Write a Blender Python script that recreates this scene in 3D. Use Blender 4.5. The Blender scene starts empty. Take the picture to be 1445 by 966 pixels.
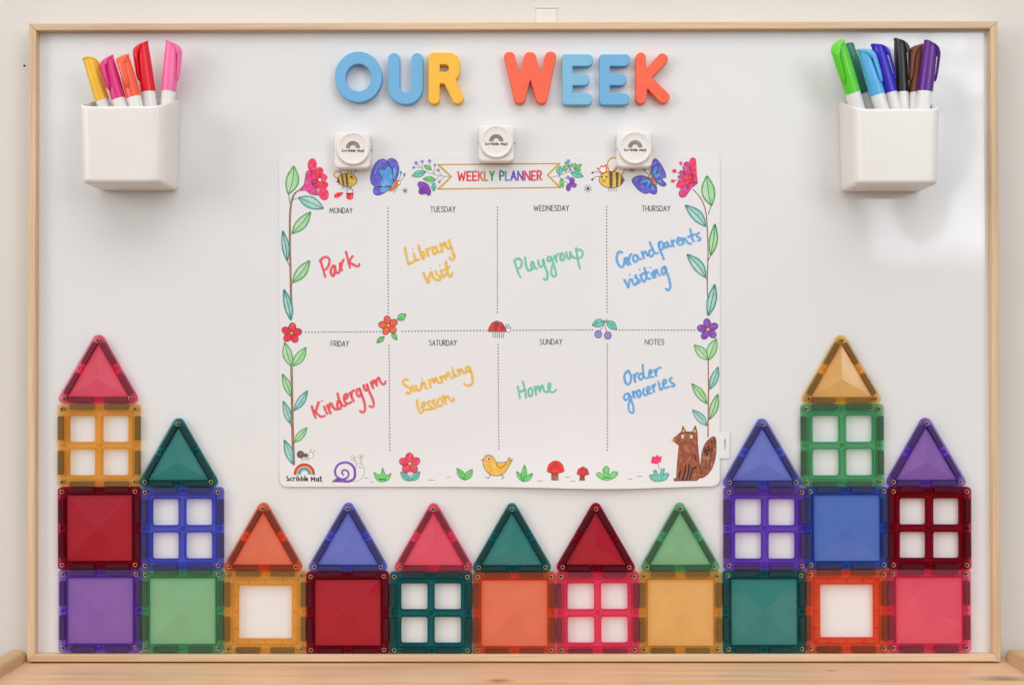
import bpy, bmesh, math, random
import numpy as np
from mathutils import Vector, Matrix
from math import sin, cos, pi, radians, sqrt, hypot, atan2

random.seed(7)
sc = bpy.context.scene
col = sc.collection

# ------------------------------------------------------------------ camera
F_PX, CX, CY = 1868.0, 722.5, 483.0            # photograph is 1445 x 966
CAM = Vector((0.00439, -1.20805, 0.2756))
YAW, PITCH, ROLL = -0.00435, 0.01045, -0.00125
_F = Vector((sin(YAW)*cos(PITCH), cos(YAW)*cos(PITCH), sin(PITCH)))
_R = Vector((cos(YAW), -sin(YAW), 0)); _U = _R.cross(_F)
_R2 = _R*cos(ROLL) + _U*sin(ROLL); _U2 = -_R*sin(ROLL) + _U*cos(ROLL)
cd = bpy.data.cameras.new('camera'); cam = bpy.data.objects.new('camera', cd); col.objects.link(cam)
cd.sensor_fit = 'HORIZONTAL'; cd.sensor_width = 36.0; cd.lens = F_PX/1445*36.0
cd.clip_start = 0.05; cd.clip_end = 50
m3 = Matrix((_R2, _U2, -_F)).transposed()
cam.matrix_world = Matrix.Translation(CAM) @ m3.to_4x4()
sc.camera = cam

def P(px, py, d=0.0):
    """point of the plane y = -d (parallel to the board) under a pixel of the photograph"""
    v = _F + _R2*((px-CX)/F_PX) - _U2*((py-CY)/F_PX)
    t = (-d - CAM.y)/v.y
    return CAM + v*t

# ------------------------------------------------------------------ world, lamps, exposure
w = bpy.data.worlds.new('World'); sc.world = w; w.use_nodes = True
nt = w.node_tree; nt.nodes.clear()
def N(nt, t, **k):
    n = nt.nodes.new(t)
    for a, b in k.items():
        if a in n.inputs.keys(): n.inputs[a].default_value = b
        else: setattr(n, a, b)
    return n
tc = N(nt, 'ShaderNodeTexCoord'); sx = N(nt, 'ShaderNodeSeparateXYZ')
nt.links.new(tc.outputs['Generated'], sx.inputs[0])
mr = N(nt, 'ShaderNodeMapRange'); mr.inputs['From Min'].default_value = -1; mr.inputs['From Max'].default_value = 1
nt.links.new(sx.outputs['Z'], mr.inputs['Value'])
cr = N(nt, 'ShaderNodeValToRGB')
cr.color_ramp.elements[0].position = 0.30; cr.color_ramp.elements[0].color = (0.24, 0.20, 0.165, 1)
cr.color_ramp.elements[1].position = 0.75; cr.color_ramp.elements[1].color = (1.0, 0.985, 0.975, 1)
e = cr.color_ramp.elements.new(0.47); e.color = (0.52, 0.485, 0.455, 1)
e = cr.color_ramp.elements.new(0.55); e.color = (0.74, 0.715, 0.70, 1)
nt.links.new(mr.outputs[0], cr.inputs[0])
bg = N(nt, 'ShaderNodeBackground'); bg.inputs["Strength"].default_value = 0.885
wn = N(nt, 'ShaderNodeTexNoise'); wn.inputs['Scale'].default_value = 3.4; wn.inputs['Detail'].default_value = 2.0
nt.links.new(tc.outputs['Generated'], wn.inputs['Vector'])
wr = N(nt, 'ShaderNodeValToRGB'); wr.color_ramp.elements[0].position = 0.42; wr.color_ramp.elements[0].color = (.55, .53, .52, 1)
wr.color_ramp.elements[1].position = 0.58; wr.color_ramp.elements[1].color = (1.18, 1.2, 1.22, 1)
nt.links.new(wn.outputs[0], wr.inputs[0])
wm = N(nt, 'ShaderNodeMix', data_type='RGBA', blend_type='MULTIPLY'); wm.inputs[0].default_value = 1
nt.links.new(cr.outputs[0], wm.inputs[6]); nt.links.new(wr.outputs[0], wm.inputs[7])
nt.links.new(wm.outputs[2], bg.inputs['Color'])
wo = N(nt, 'ShaderNodeOutputWorld'); nt.links.new(bg.outputs[0], wo.inputs[0])

def area(name, loc, target, sx_, sy_, power, color, leafy=False):
    ld = bpy.data.lights.new(name, 'AREA'); ld.shape = 'RECTANGLE'; ld.size = sx_; ld.size_y = sy_
    ld.energy = power; ld.color = color
    o = bpy.data.objects.new(name, ld); col.objects.link(o); o.location = loc
    d = Vector(target) - Vector(loc)
    o.rotation_euler = d.to_track_quat('-Z', 'Y').to_euler()
    if leafy:                                    # a window looking out on foliage
        ld.use_nodes = True; t = ld.node_tree; t.nodes.clear()
        g = N(t, 'ShaderNodeNewGeometry')
        n1 = N(t, 'ShaderNodeTexNoise'); n1.inputs['Scale'].default_value = 7.5; n1.inputs['Detail'].default_value = 3.5
        n1.inputs['Roughness'].default_value = 0.55
        mp = N(t, 'ShaderNodeMapping'); mp.inputs['Location'].default_value = (3.37, 0.0, 1.8)
        t.links.new(g.outputs['Position'], mp.inputs[0]); t.links.new(mp.outputs[0], n1.inputs['Vector'])
        r = N(t, 'ShaderNodeValToRGB')
        r.color_ramp.elements[0].position = 0.44; r.color_ramp.elements[0].color = (0.15, 0.16, 0.15, 1)
        r.color_ramp.elements[1].position = 0.51; r.color_ramp.elements[1].color = (1, 1, 1, 1)
        em = N(t, 'ShaderNodeEmission'); em.inputs['Strength'].default_value = 1.0
        t.links.new(n1.outputs[0], r.inputs[0])
        # the dark crown of a tree standing outside
        n2 = N(t, 'ShaderNodeTexNoise'); n2.inputs['Scale'].default_value = 9.0; n2.inputs['Detail'].default_value = 3.0; t.links.new(g.outputs['Position'], n2.inputs['Vector'])
        vl = None
        for bx_, bz_, rx_, rz_ in ((1.205, .855, .062, .115), (1.105, .665, .085, .10), (1.16, .765, .05, .08)):
            m2 = N(t, 'ShaderNodeMapping'); m2.inputs['Location'].default_value = (-bx_/rx_, 0, -bz_/rz_); m2.inputs['Scale'].default_value = (1/rx_, 0, 1/rz_)
            t.links.new(g.outputs['Position'], m2.inputs[0])
            va_ = N(t, 'ShaderNodeVectorMath', operation='MULTIPLY_ADD'); t.links.new(n2.outputs[1], va_.inputs[0]); va_.inputs[1].default_value = (.9, 0, .9); t.links.new(m2.outputs[0], va_.inputs[2])
            vs2 = N(t, 'ShaderNodeVectorMath', operation='SUBTRACT'); t.links.new(va_.outputs[0], vs2.inputs[0]); vs2.inputs[1].default_value = (.45, 0, .45)
            le = N(t, 'ShaderNodeVectorMath', operation='LENGTH'); t.links.new(vs2.outputs[0], le.inputs[0])
            if vl is None: vl = le.outputs['Value']
            else:
                mi_ = N(t, 'ShaderNodeMath', operation='MINIMUM'); t.links.new(vl, mi_.inputs[0]); t.links.new(le.outputs['Value'], mi_.inputs[1]); vl = mi_.outputs[0]
        rb = N(t, 'ShaderNodeValToRGB'); rb.color_ramp.elements[0].position = .80; rb.color_ramp.elements[0].color = (.16, .17, .16, 1); rb.color_ramp.elements[1].position = 1.0
        t.links.new(vl, rb.inputs[0])
        mm = N(t, 'ShaderNodeMix', data_type='RGBA', blend_type='MULTIPLY'); mm.inputs[0].default_value = 1
        sp0 = N(t, 'ShaderNodeSeparateXYZ'); t.links.new(g.outputs['Position'], sp0.inputs[0])
        up_ = N(t, 'ShaderNodeMapRange', interpolation_type='SMOOTHSTEP'); up_.inputs['From Min'].default_value = .86; up_.inputs['From Max'].default_value = .98
        t.links.new(sp0.outputs['Z'], up_.inputs['Value'])
        lf = N(t, 'ShaderNodeMix', data_type='RGBA', blend_type='MIX'); lf.inputs[6].default_value = (1, 1, 1, 1)
        t.links.new(up_.outputs[0], lf.inputs[0]); t.links.new(r.outputs[0], lf.inputs[7])
        t.links.new(lf.outputs[2], mm.inputs[6]); t.links.new(rb.outputs[0], mm.inputs[7]); 
        # lamp emission is faded out unevenly by noise along its bottom and left edges
        sp = N(t, 'ShaderNodeSeparateXYZ'); t.links.new(g.outputs['Position'], sp.inputs[0])
        n4 = N(t, 'ShaderNodeTexNoise'); n4.inputs['Scale'].default_value = 2.6; n4.inputs['Detail'].default_value = 2.0; t.links.new(g.outputs['Position'], n4.inputs['Vector'])
        last = mm.outputs[2]
        for ax, lo, hi in (('Z', .50, .58), ('X', .92, .99)):
            a1 = N(t, 'ShaderNodeMath', operation='MULTIPLY_ADD'); t.links.new(n4.outputs[0], a1.inputs[0]); a1.inputs[1].default_value = .16; t.links.new(sp.outputs[ax], a1.inputs[2])
            mr2 = N(t, 'ShaderNodeMapRange', interpolation_type='SMOOTHSTEP'); t.links.new(a1.outputs[0], mr2.inputs['Value'])
            mr2.inputs['From Min'].default_value = lo+.08; mr2.inputs['From Max'].default_value = hi+.08
            m5 = N(t, 'ShaderNodeMix', data_type='RGBA', blend_type='MULTIPLY'); m5.inputs[0].default_value = 1
            t.links.new(last, m5.inputs[6]); t.links.new(mr2.outputs[0], m5.inputs[7]); last = m5.outputs[2]
        t.links.new(last, em.inputs[0])
        ou = N(t, 'ShaderNodeOutputLight'); t.links.new(em.outputs[0], ou.inputs[0])
    return o
area('window_light', (1.62, -2.40, 1.12), (1.62, 0, 1.12), 1.46, 1.32, 33, (0.89, 0.94, 1.0), leafy=True)
area('room_light', (-2.7, -1.9, 1.0), (-.1, 0, 0.30), 1.5, 1.4, 33, (1.0, 0.955, 0.915))
area('ceiling_light', (0.0, -1.05, 1.62), (0, 0, 0.42), 1.9, 0.8, 11.0, (1.0, 0.975, 0.955))

sc.view_settings.view_transform = 'Standard'; sc.view_settings.look = 'None'
sc.view_settings.exposure = 0.0; sc.view_settings.gamma = 1.0
sc.render.engine = 'CYCLES'
sc.cycles.transparent_max_bounces = 48; sc.cycles.max_bounces = 10

# ------------------------------------------------------------------ materials
def lin(c):
    c /= 255.0
    return c/12.92 if c <= 0.04045 else ((c+0.055)/1.055)**2.4
def S(r, g, b, k=1.0):
    return (min(lin(r)*k, .9), min(lin(g)*k, .9), min(lin(b)*k, .9), 1)
MATS = {}
def mat(name):
    m = bpy.data.materials.new(name); m.use_nodes = True; m.node_tree.nodes.clear(); MATS[name] = m
    return m, m.node_tree
def prin(t, color=None, rough=.5, **k):
    b = N(t, 'ShaderNodeBsdfPrincipled'); b.inputs['Roughness'].default_value = rough
    if color is not None: b.inputs['Base Color'].default_value = color
    for a, v in k.items(): b.inputs[a].default_value = v
    return b
def outm(t, sh):
    o = N(t, 'ShaderNodeOutputMaterial'); t.links.new(sh, o.inputs['Surface']); return o
def noise(t, scale, detail=3, rough=.5, vec='Object', stretch=None):
    c = N(t, 'ShaderNodeTexCoord'); n = N(t, 'ShaderNodeTexNoise')
    n.inputs['Scale'].default_value = scale; n.inputs['Detail'].default_value = detail; n.inputs['Roughness'].default_value = rough
    if stretch:
        m = N(t, 'ShaderNodeMapping'); m.inputs['Scale'].default_value = stretch
        t.links.new(c.outputs[vec], m.inputs[0]); t.links.new(m.outputs[0], n.inputs['Vector'])
    else: t.links.new(c.outputs[vec], n.inputs['Vector'])
    return n
def ramp(t, src, stops):
    r = N(t, 'ShaderNodeValToRGB'); el = r.color_ramp.elements
    while len(el) < len(stops): el.new(0.5)
    for e_, (p, c) in zip(el, stops): e_.position = p; e_.color = c
    t.links.new(src, r.inputs[0]); return r
def mul(c, k): return (min(c[0]*k, .95), min(c[1]*k, .95), min(c[2]*k, .95), 1)
def bump(t, src, strength, dist):
    b = N(t, 'ShaderNodeBump'); b.inputs['Strength'].default_value = strength; b.inputs['Distance'].default_value = dist
    t.links.new(src, b.inputs['Height']); return b

def simple(name, c, rough=.5, var=.05, vs=60, bmp=0.0, bs=900, **k):
    m, t = mat(name); b = prin(t, None, rough, **k)
    n = noise(t, vs, 4); r = ramp(t, n.outputs[0], [(.3, mul(c, 1-var)), (.7, mul(c, 1+var))])
    t.links.new(r.outputs[0], b.inputs['Base Color'])
    if bmp:
        n2 = noise(t, bs, 2); bb = bump(t, n2.outputs[0], bmp, .0004); t.links.new(bb.outputs[0], b.inputs['Normal'])
    outm(t, b.outputs[0]); return m

# painted plaster wall
m_wall, t = mat('wall_paint')
b = prin(t, None, .85); n = noise(t, 3.0, 4); r = ramp(t, n.outputs[0], [(.3, (.68, .65, .60, 1)), (.75, (.73, .70, .655, 1))])
t.links.new(r.outputs[0], b.inputs['Base Color'])
n2 = noise(t, 320, 3, .6); bb = bump(t, n2.outputs[0], .25, .0008); t.links.new(bb.outputs[0], b.inputs['Normal']); outm(t, b.outputs[0])

# glossy whiteboard
m_board, t = mat('whiteboard_enamel')
b = prin(t, None, .055, **{'Specular IOR Level': .5, 'Coat Weight': .0, 'Coat Roughness': .07})
n = noise(t, 5, 5, .6); r = ramp(t, n.outputs[0], [(.3, (.735, .745, .755, 1)), (.7, (.765, .772, .78, 1))])
t.links.new(r.outputs[0], b.inputs['Base Color'])
n2 = noise(t, 14, 2); bb = bump(t, n2.outputs[0], .06, .002); t.links.new(bb.outputs[0], b.inputs['Normal']); outm(t, b.outputs[0])

def wood(name, c1, c2, c3, axis, knots=None, rough=.5):
    """c1 base, c2 light, c3 dark streaks; grain runs along axis (0 = X, 2 = Z)"""
    m, t = mat(name); b = prin(t, None, rough)
    st = [90, 90, 90]; st[axis] = 3.5
    n = noise(t, 1.0, 5, .6, stretch=st)
    r = ramp(t, n.outputs[0], [(.28, c3), (.47, c1), (.72, c2)])
    st2 = [700, 700, 700]; st2[axis] = 14
    n2 = noise(t, 1.0, 3, .6, stretch=st2)
    r2 = ramp(t, n2.outputs[0], [(.35, (.86, .84, .82, 1)), (.6, (1, 1, 1, 1))])
    mx = N(t, 'ShaderNodeMix', data_type='RGBA', blend_type='MULTIPLY'); mx.inputs[0].default_value = 1
    t.links.new(r.outputs[0], mx.inputs[6]); t.links.new(r2.outputs[0], mx.inputs[7])
    last = mx.outputs[2]
    for (kx, ky, rx, ry) in (knots or []):
        c = N(t, 'ShaderNodeTexCoord'); mp = N(t, 'ShaderNodeMapping')
        mp.inputs['Location'].default_value = (-kx/rx, -ky/ry, 0); mp.inputs['Scale'].default_value = (1/rx, 1/ry, 0)
        t.links.new(c.outputs['Object'], mp.inputs[0])
        nn = noise(t, 60, 3); ad = N(t, 'ShaderNodeVectorMath', operation='MULTIPLY_ADD')
        t.links.new(nn.outputs[1], ad.inputs[0]); ad.inputs[1].default_value = (.7, .7, 0); t.links.new(mp.outputs[0], ad.inputs[2])
        sb = N(t, 'ShaderNodeVectorMath', operation='SUBTRACT'); t.links.new(ad.outputs[0], sb.inputs[0]); sb.inputs[1].default_value = (.35, .35, 0)
        ln = N(t, 'ShaderNodeVectorMath', operation='LENGTH'); t.links.new(sb.outputs[0], ln.inputs[0])
        rk = ramp(t, ln.outputs['Value'], [(.0, (1, 1, 1, 1)), (.45, (.55, .55, .55, 1)), (1, (0, 0, 0, 1))])
        m2 = N(t, 'ShaderNodeMix', data_type='RGBA', blend_type='MIX')
        t.links.new(rk.outputs[0], m2.inputs[0]); t.links.new(last, m2.inputs[6]); m2.inputs[7].default_value = mul(c3, .42)
        last = m2.outputs[2]
    t.links.new(last, b.inputs['Base Color'])
    bb = bump(t, n2.outputs[0], .2, .0003); t.links.new(bb.outputs[0], b.inputs['Normal']); outm(t, b.outputs[0]); return m
_fr = ((.69, .49, .31, 1), (.78, .59, .40, 1), (.57, .38, .21, 1))
m_frame_h = wood('frame_wood_horizontal', *_fr, 0); m_frame_v = wood('frame_wood_vertical', *_fr, 2)
m_white = simple('white_plastic', (.80, .775, .745, 1), .38, .015, 30)
m_clip = simple('cream_plastic', (.80, .765, .735, 1), .42, .015, 60)
m_barrel = simple('marker_barrel_plastic', (.80, .79, .775, 1), .35, .01, 60)
m_mat = simple('mat_silicone', (.765, .765, .78, 1), .50, .008, 12)
m_steel = simple('steel', (.25, .25, .25, 1), .4, .05, 90, Metallic=.9)
m_black = simple('hole_black', (.012, .010, .009, 1), .6)
m_gold = simple('rivet_brass', (.50, .36, .20, 1), .35, .1, 300, Metallic=.85)
m_magnet = simple('magnet_ferrite', (.072, .054, .049, 1), .5, .15, 120)
m_strip = simple('adhesive_white', (.74, .71, .665, 1), .7, .02)

INKS = {}
def ink(key, rgb, alpha=1.0, mott=0.12, scale=300, rough=.55, k=1.14):
    mott *= .7
    """pigment on the mat: mottled like felt-pen or watercolour ink, partly see-through"""
    m, t = mat('ink_' + key); c = S(*rgb, k)
    b = prin(t, None, rough, **{'Specular IOR Level': .3})
    n = noise(t, scale, 4, .6); r = ramp(t, n.outputs[0], [(.3, mul(c, 1-mott)), (.5, c), (.72, tuple(min(.9, x+(0.85-x)*mott) for x in c[:3])+(1,))])
    t.links.new(r.outputs[0], b.inputs['Base Color'])
    if alpha < 1:
        tr = N(t, 'ShaderNodeBsdfTransparent'); mx = N(t, 'ShaderNodeMixShader')
        n3 = noise(t, scale*.5, 3, .6); mr_ = N(t, 'ShaderNodeMapRange')
        mr_.inputs['From Min'].default_value = .3; mr_.inputs['From Max'].default_value = .7
        mr_.inputs['To Min'].default_value = max(0, alpha-.16); mr_.inputs['To Max'].default_value = min(1, alpha+.16)
        t.links.new(n3.outputs[0], mr_.inputs[0]); t.links.new(mr_.outputs[0], mx.inputs[0])
        t.links.new(tr.outputs[0], mx.inputs[1]); t.links.new(b.outputs[0], mx.inputs[2]); outm(t, mx.outputs[0])
    else: outm(t, b.outputs[0])
    INKS[key] = m
for key, rgb, al, mo in (
    ('black', (38, 36, 38), 1, .05), ('line', (62, 58, 60), .9, .05), ('grey', (120, 114, 112), .75, .1), ('dot', (58, 54, 56), 1, .05),
    ('note_red', (250, 80, 92), .74, .10), ('note_yellow', (255, 186, 84), .82, .08), ('note_teal', (116, 200, 174), .72, .12), ('note_blue', (98, 168, 226), .72, .12),
    ('pink', (238, 54, 100), .92, .25), ('magenta', (218, 58, 138), .9, .25), ('crimson', (236, 44, 74), .95, .2), ('coralred', (240, 96, 66), .95, .15),
    ('violet', (98, 92, 212), .9, .25), ('sky', (92, 160, 226), .92, .2), ('purple', (134, 66, 180), .92, .25), ('lilac', (142, 140, 214), .9, .2),
    ('green', (112, 208, 112), .85, .25), ('green_light', (158, 228, 150), .36, .25), ('green_pale', (158, 232, 156), .28, .2), ('green_line', (48, 110, 58), .95, .1),
    ('teal', (98, 196, 178), .85, .25), ('teal_light', (140, 218, 206), .36, .25), ('teal_pale', (140, 216, 206), .28, .2), ('teal_line', (38, 104, 98), .95, .1),
    ('brown', (150, 78, 46), .95, .25), ('brown_dark', (92, 46, 28), .95, .2), ('stem', (168, 122, 88), .9, .2), ('stem_line', (92, 66, 50), .9, .1),
    ('amber', (246, 188, 78), .92, .15), ('gold', (230, 180, 76), .95, .1), ('gold_line', (150, 110, 44), .9, .1), ('bee_brown', (104, 88, 78), .95, .15),
    ('paper', (238, 234, 231), 1, .0), ('red', (232, 46, 52), .95, .15), ('orange', (238, 120, 60), .9, .1), ('chick', (244, 182, 76), .95, .12),
    ('t_pink', (240, 70, 120), .65, .15), ('t_red', (238, 80, 84), .65, .15), ('t_orange', (240, 130, 80), .65, .15), ('t_yellow', (246, 206, 90), .65, .15),
    ('t_green', (130, 200, 120), .65, .15), ('t_teal', (90, 180, 170), .65, .15), ('t_blue', (90, 160, 220), .65, .15), ('t_violet', (110, 80, 190), .65, .15)):
    ink(key, rgb, al, mo)

def plastic(name, rgb, clear=.5, power=.2, rough=.14, spec=.5, k=1.0):
    """tinted clear plastic: part passes through stained, part scatters, with a soft gloss"""
    m, t = mat(name); c = S(*rgb, k)
    tr = N(t, 'ShaderNodeBsdfTransparent')
    tr.inputs[0].default_value = tuple(max(.004, x)**power for x in c[:3])+(1,)
    b = prin(t, c, rough, **{'Specular IOR Level': spec})
    n = noise(t, 45, 3); r = ramp(t, n.outputs[0], [(.3, mul(c, .95)), (.7, mul(c, 1.06))]); t.links.new(r.outputs[0], b.inputs['Base Color'])
    n2 = noise(t, 130, 3); bb = bump(t, n2.outputs[0], .05, .001); t.links.new(bb.outputs[0], b.inputs['Normal'])
    n3 = noise(t, 30, 3); mr_ = N(t, 'ShaderNodeMapRange')
    mr_.inputs['From Min'].default_value = .3; mr_.inputs['From Max'].default_value = .7
    mr_.inputs['To Min'].default_value = 1-clear-.03; mr_.inputs['To Max'].default_value = 1-clear+.03
    t.links.new(n3.outputs[0], mr_.inputs[0])
    mx = N(t, 'ShaderNodeMixShader'); t.links.new(mr_.outputs[0], mx.inputs[0])
    t.links.new(tr.outputs[0], mx.inputs[1]); t.links.new(b.outputs[0], mx.inputs[2]); outm(t, mx.outputs[0]); return m
# each plastic: stain of the frame, milkier tone of the panel
TILE = {'purple': ((122, 82, 204), (158, 114, 198)), 'light green': ((102, 182, 132), (150, 204, 160)), 'yellow': ((248, 182, 88), (250, 196, 122)),
        'dark red': ((142, 10, 36), (192, 32, 56)), 'teal': ((30, 110, 114), (66, 150, 146)), 'coral': ((242, 98, 64), (248, 136, 104)),
        'pink': ((252, 80, 116), (248, 102, 128)), 'blue': ((96, 102, 214), (126, 140, 224)), 'sky': ((66, 98, 198), (98, 134, 216))}
m_fr = {k: plastic(k.replace(' ', '_')+'_frame_plastic', v[0], .89, .18) for k, v in TILE.items()}
m_pn = {k: plastic(k.replace(' ', '_')+'_panel_plastic', v[1], .46, .25, .075, .75) for k, v in TILE.items()}

# ------------------------------------------------------------------ geometry helpers
def finish(me, mats, sharp=38):
    for m in (mats if isinstance(mats, (list, tuple)) else [mats]): me.materials.append(m)
    me.polygons.foreach_set('use_smooth', [True]*len(me.polygons))
    if sharp < 5: me.set_sharp_from_angle(angle=radians(sharp)); me.update(); return
    # area-weighted normals: large flat faces stay flat beside their rounded rims
    adj = {}
    for p in me.polygons:
        for v in p.vertices: adj.setdefault(v, []).append(p.index)
    nr = [p.normal.copy() for p in me.polygons]; ar = [p.area for p in me.polygons]; ct = cos(radians(sharp)); ln = []
    for p in me.polygons:
        n0 = nr[p.index]
        for v in p.vertices:
            acc = Vector((0, 0, 0))
            for f in adj[v]:
                if nr[f].dot(n0) > ct: acc += nr[f]*ar[f]
            ln.append(acc.normalized() if acc.length > 0 else n0)
    me.normals_split_custom_set(ln); me.update()
def link(name, me, parent=None, loc=None, rot=None):
    o = bpy.data.objects.new(name, me); col.objects.link(o)
    if parent: o.parent = parent
    if loc is not None: o.location = loc
    if rot is not None: o.rotation_euler = rot
    return o
def empty(name, loc=(0, 0, 0)):
    o = bpy.data.objects.new(name, None); col.objects.link(o); o.location = loc; o.empty_display_size = .02; return o
def tag(o, label=None, cat=None, group=None, kind=None):
    for k, v in (('label', label), ('category', cat), ('group', group), ('kind', kind)):
        if v: o[k] = v
    return o
def bm_mesh(name, bm, mats, sharp=38, normals=True):
    if normals: bmesh.ops.recalc_face_normals(bm, faces=bm.faces[:])
    me = bpy.data.meshes.new(name); bm.to_mesh(me); bm.free(); finish(me, mats, sharp); return me
def copy_tree(o, parent=None):
    c = o.copy(); col.objects.link(c)
    if parent: c.parent = parent
    for ch in list(o.children): copy_tree(ch, c)
    return c

def shape(loops, depth, bev=.0004, res=2, y0=0.0):
    """closed outlines (x, z) in metres -> verts, faces of a slab from y=-y0 back to front y=-(y0+depth), rims rounded"""
    cu = bpy.data.curves.new('c', 'CURVE'); cu.dimensions = '2D'; cu.fill_mode = 'BOTH'
    cu.extrude = depth/2-bev
    if bev > 0: cu.bevel_depth = bev; cu.bevel_resolution = res; cu.offset = -bev
    for lp in loops:
        s = cu.splines.new('POLY'); s.points.add(len(lp)-1)
        for p, q in zip(s.points, lp): p.co = (q[0], q[1], 0, 1)
        s.use_cyclic_u = True
    o = bpy.data.objects.new('c', cu); col.objects.link(o)
    dg = bpy.context.evaluated_depsgraph_get(); dg.update()
    me = bpy.data.meshes.new_from_object(o.evaluated_get(dg))
    V = [(v.co.x, -(v.co.z+depth/2)-y0, v.co.y) for v in me.vertices]; Fc = [tuple(p.vertices) for p in me.polygons]
    bpy.data.objects.remove(o); bpy.data.curves.remove(cu); bpy.data.meshes.remove(me)
    return V, Fc
def put(bm, VF, mi=0):
    vs = [bm.verts.new(v) for v in VF[0]]
    for f in VF[1]:
        try: bm.faces.new([vs[i] for i in f]).material_index = mi
        except ValueError: pass
    bmesh.ops.remove_doubles(bm, verts=vs, dist=1e-7)
def fillet(pts, seg=7):
    """(x, z, r) corners -> rounded outline"""
    out = []; n = len(pts)
    for i in range(n):
        x, y, r = pts[i]; a = Vector(pts[i-1][:2]); c = Vector(pts[(i+1) % n][:2]); p = Vector((x, y))
        u = (a-p); v = (c-p); lu, lv = u.length, v.length; u.normalize(); v.normalize()
        ang = u.angle(v)
        if r <= 0 or ang > 3.1: out.append((x, y)); continue
        tl = min(r/math.tan(ang/2), lu*.4999, lv*.4999); rr = tl*math.tan(ang/2)
        ce = p + (u+v).normalized()*(rr/sin(ang/2))
        p0 = p+u*tl-ce; p1 = p+v*tl-ce
        a0 = atan2(p0.y, p0.x); da = atan2(p1.y, p1.x)-a0
        while da > pi: da -= 2*pi
        while da < -pi: da += 2*pi
        for k in range(seg+1):
            t_ = a0+da*k/seg; out.append((ce.x+rr*cos(t_), ce.y+rr*sin(t_)))
    o2 = [out[0]]
    for q in out[1:]:
        if hypot(q[0]-o2[-1][0], q[1]-o2[-1][1]) > 2e-5: o2.append(q)
    if hypot(o2[0][0]-o2[-1][0], o2[0][1]-o2[-1][1]) < 2e-5: o2.pop()
    return o2
def rrect(x0, z0, x1, z1, r, seg=5): return fillet([(x0, z0, r), (x1, z0, r), (x1, z1, r), (x0, z1, r)], seg)
def ell(cx, cz, rx, rz, n=48, rot=0):
    return [(cx+rx*cos(a)*cos(rot)-rz*sin(a)*sin(rot), cz+rx*cos(a)*sin(rot)+rz*sin(a)*cos(rot)) for a in (2*pi*i/n for i in range(n))]
def smooth(pts, closed=False, n=7):
    out = []; k = len(pts)
    rng = range(k) if closed else range(k-1)
    for i in rng:
        p0 = pts[(i-1) % k] if closed or i > 0 else pts[0]; p1 = pts[i]; p2 = pts[(i+1) % k]
        p3 = pts[(i+2) % k] if closed or i+2 < k else pts[-1]
        for j in range(n):
            t_ = j/n; t2 = t_*t_; t3 = t2*t_
            out.append(tuple(.5*(2*p1[a]+(p2[a]-p0[a])*t_+(2*p0[a]-5*p1[a]+4*p2[a]-p3[a])*t2+(3*p1[a]-p0[a]-3*p2[a]+p3[a])*t3) for a in (0, 1)))
    if not closed: out.append(tuple(pts[-1]))
    return out
def lathe(bm, prof, n=24, mi=0, M=None, cap=True):
    """profile (r, h) turned about local Z"""
    rings = []
    for r, h in prof:
        rings.append([bm.verts.new((M or Matrix()) @ Vector((r*cos(2*pi*i/n), r*sin(2*pi*i/n), h))) for i in range(n)])
    for a, b_ in zip(rings, rings[1:]):
        for i in range(n): bm.faces.new((a[i], a[(i+1) % n], b_[(i+1) % n], b_[i])).material_index = mi
    if cap:
        bm.faces.new(rings[0][::-1]).material_index = mi; bm.faces.new(rings[-1]).material_index = mi
    return rings
TOFRONT = Matrix.Rotation(radians(90), 4, 'X')      # local +Z -> -Y

# ------------------------------------------------------------------ the setting: wall, shelf
bm = bmesh.new()
x0, x1, z0, z1, yb = -1.6, 1.6, -.7, 1.5, .014
for q in ((x0, yb, z0), (x1, yb, z0), (x1, yb+.1, z0), (x0, yb+.1, z0), (x0, yb, z1), (x1, yb, z1), (x1, yb+.1, z1), (x0, yb+.1, z1)): bm.verts.new(q)
bm.verts.ensure_lookup_table()
for f in ((0, 1, 5, 4), (1, 2, 6, 5), (2, 3, 7, 6), (3, 0, 4, 7), (4, 5, 6, 7), (3, 2, 1, 0)): bm.faces.new([bm.verts[i] for i in f])
tag(link('wall', bm_mesh('wall', bm, m_wall)), kind='structure')

def prism(bm, prof, a0, a1, axis='y', mi=0):
    """profile (u, z) swept along y (u = x) or along x (u = y)"""
    A = [bm.verts.new((u, a0, z) if axis == 'y' else (a0, u, z)) for u, z in prof]
    B = [bm.verts.new((u, a1, z) if axis == 'y' else (a1, u, z)) for u, z in prof]
    n = len(prof)
    for i in range(n): bm.faces.new((A[i], A[(i+1) % n], B[(i+1) % n], B[i])).material_index = mi
    bm.faces.new(A[::-1]).material_index = mi; bm.faces.new(B).material_index = mi
kn = P(1412, 953, 0)
def on_shelf(px, py):
    v = _F + _R2*((px-CX)/F_PX) - _U2*((py-CY)/F_PX); t_ = -CAM.z/v.z; return CAM+v*t_
k1 = on_shelf(1412, 954); k2 = on_shelf(1172, 943); k3 = on_shelf(703, 957)
_pine = ((.80, .52, .31, 1), (.88, .62, .41, 1), (.67, .40, .21, 1))
m_pine = wood('pine_top', *_pine, 0, knots=[(k1.x, k1.y, .030, .014), (k2.x, k2.y, .007, .003), (k3.x, k3.y, .016, .009)], rough=.45)
m_pine_side = wood('pine_rail', (.60, .40, .215, 1), (.68, .48, .28, 1), (.46, .285, .14, 1), 1, rough=.45)
shelf = tag(empty('wooden_shelf', (0, -.16, -.02)), 'pale pine shelf with raised side rails under the whiteboard', 'shelf')
rl = on_shelf(35, 932).x; rr_ = on_shelf(1421, 931).x
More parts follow.
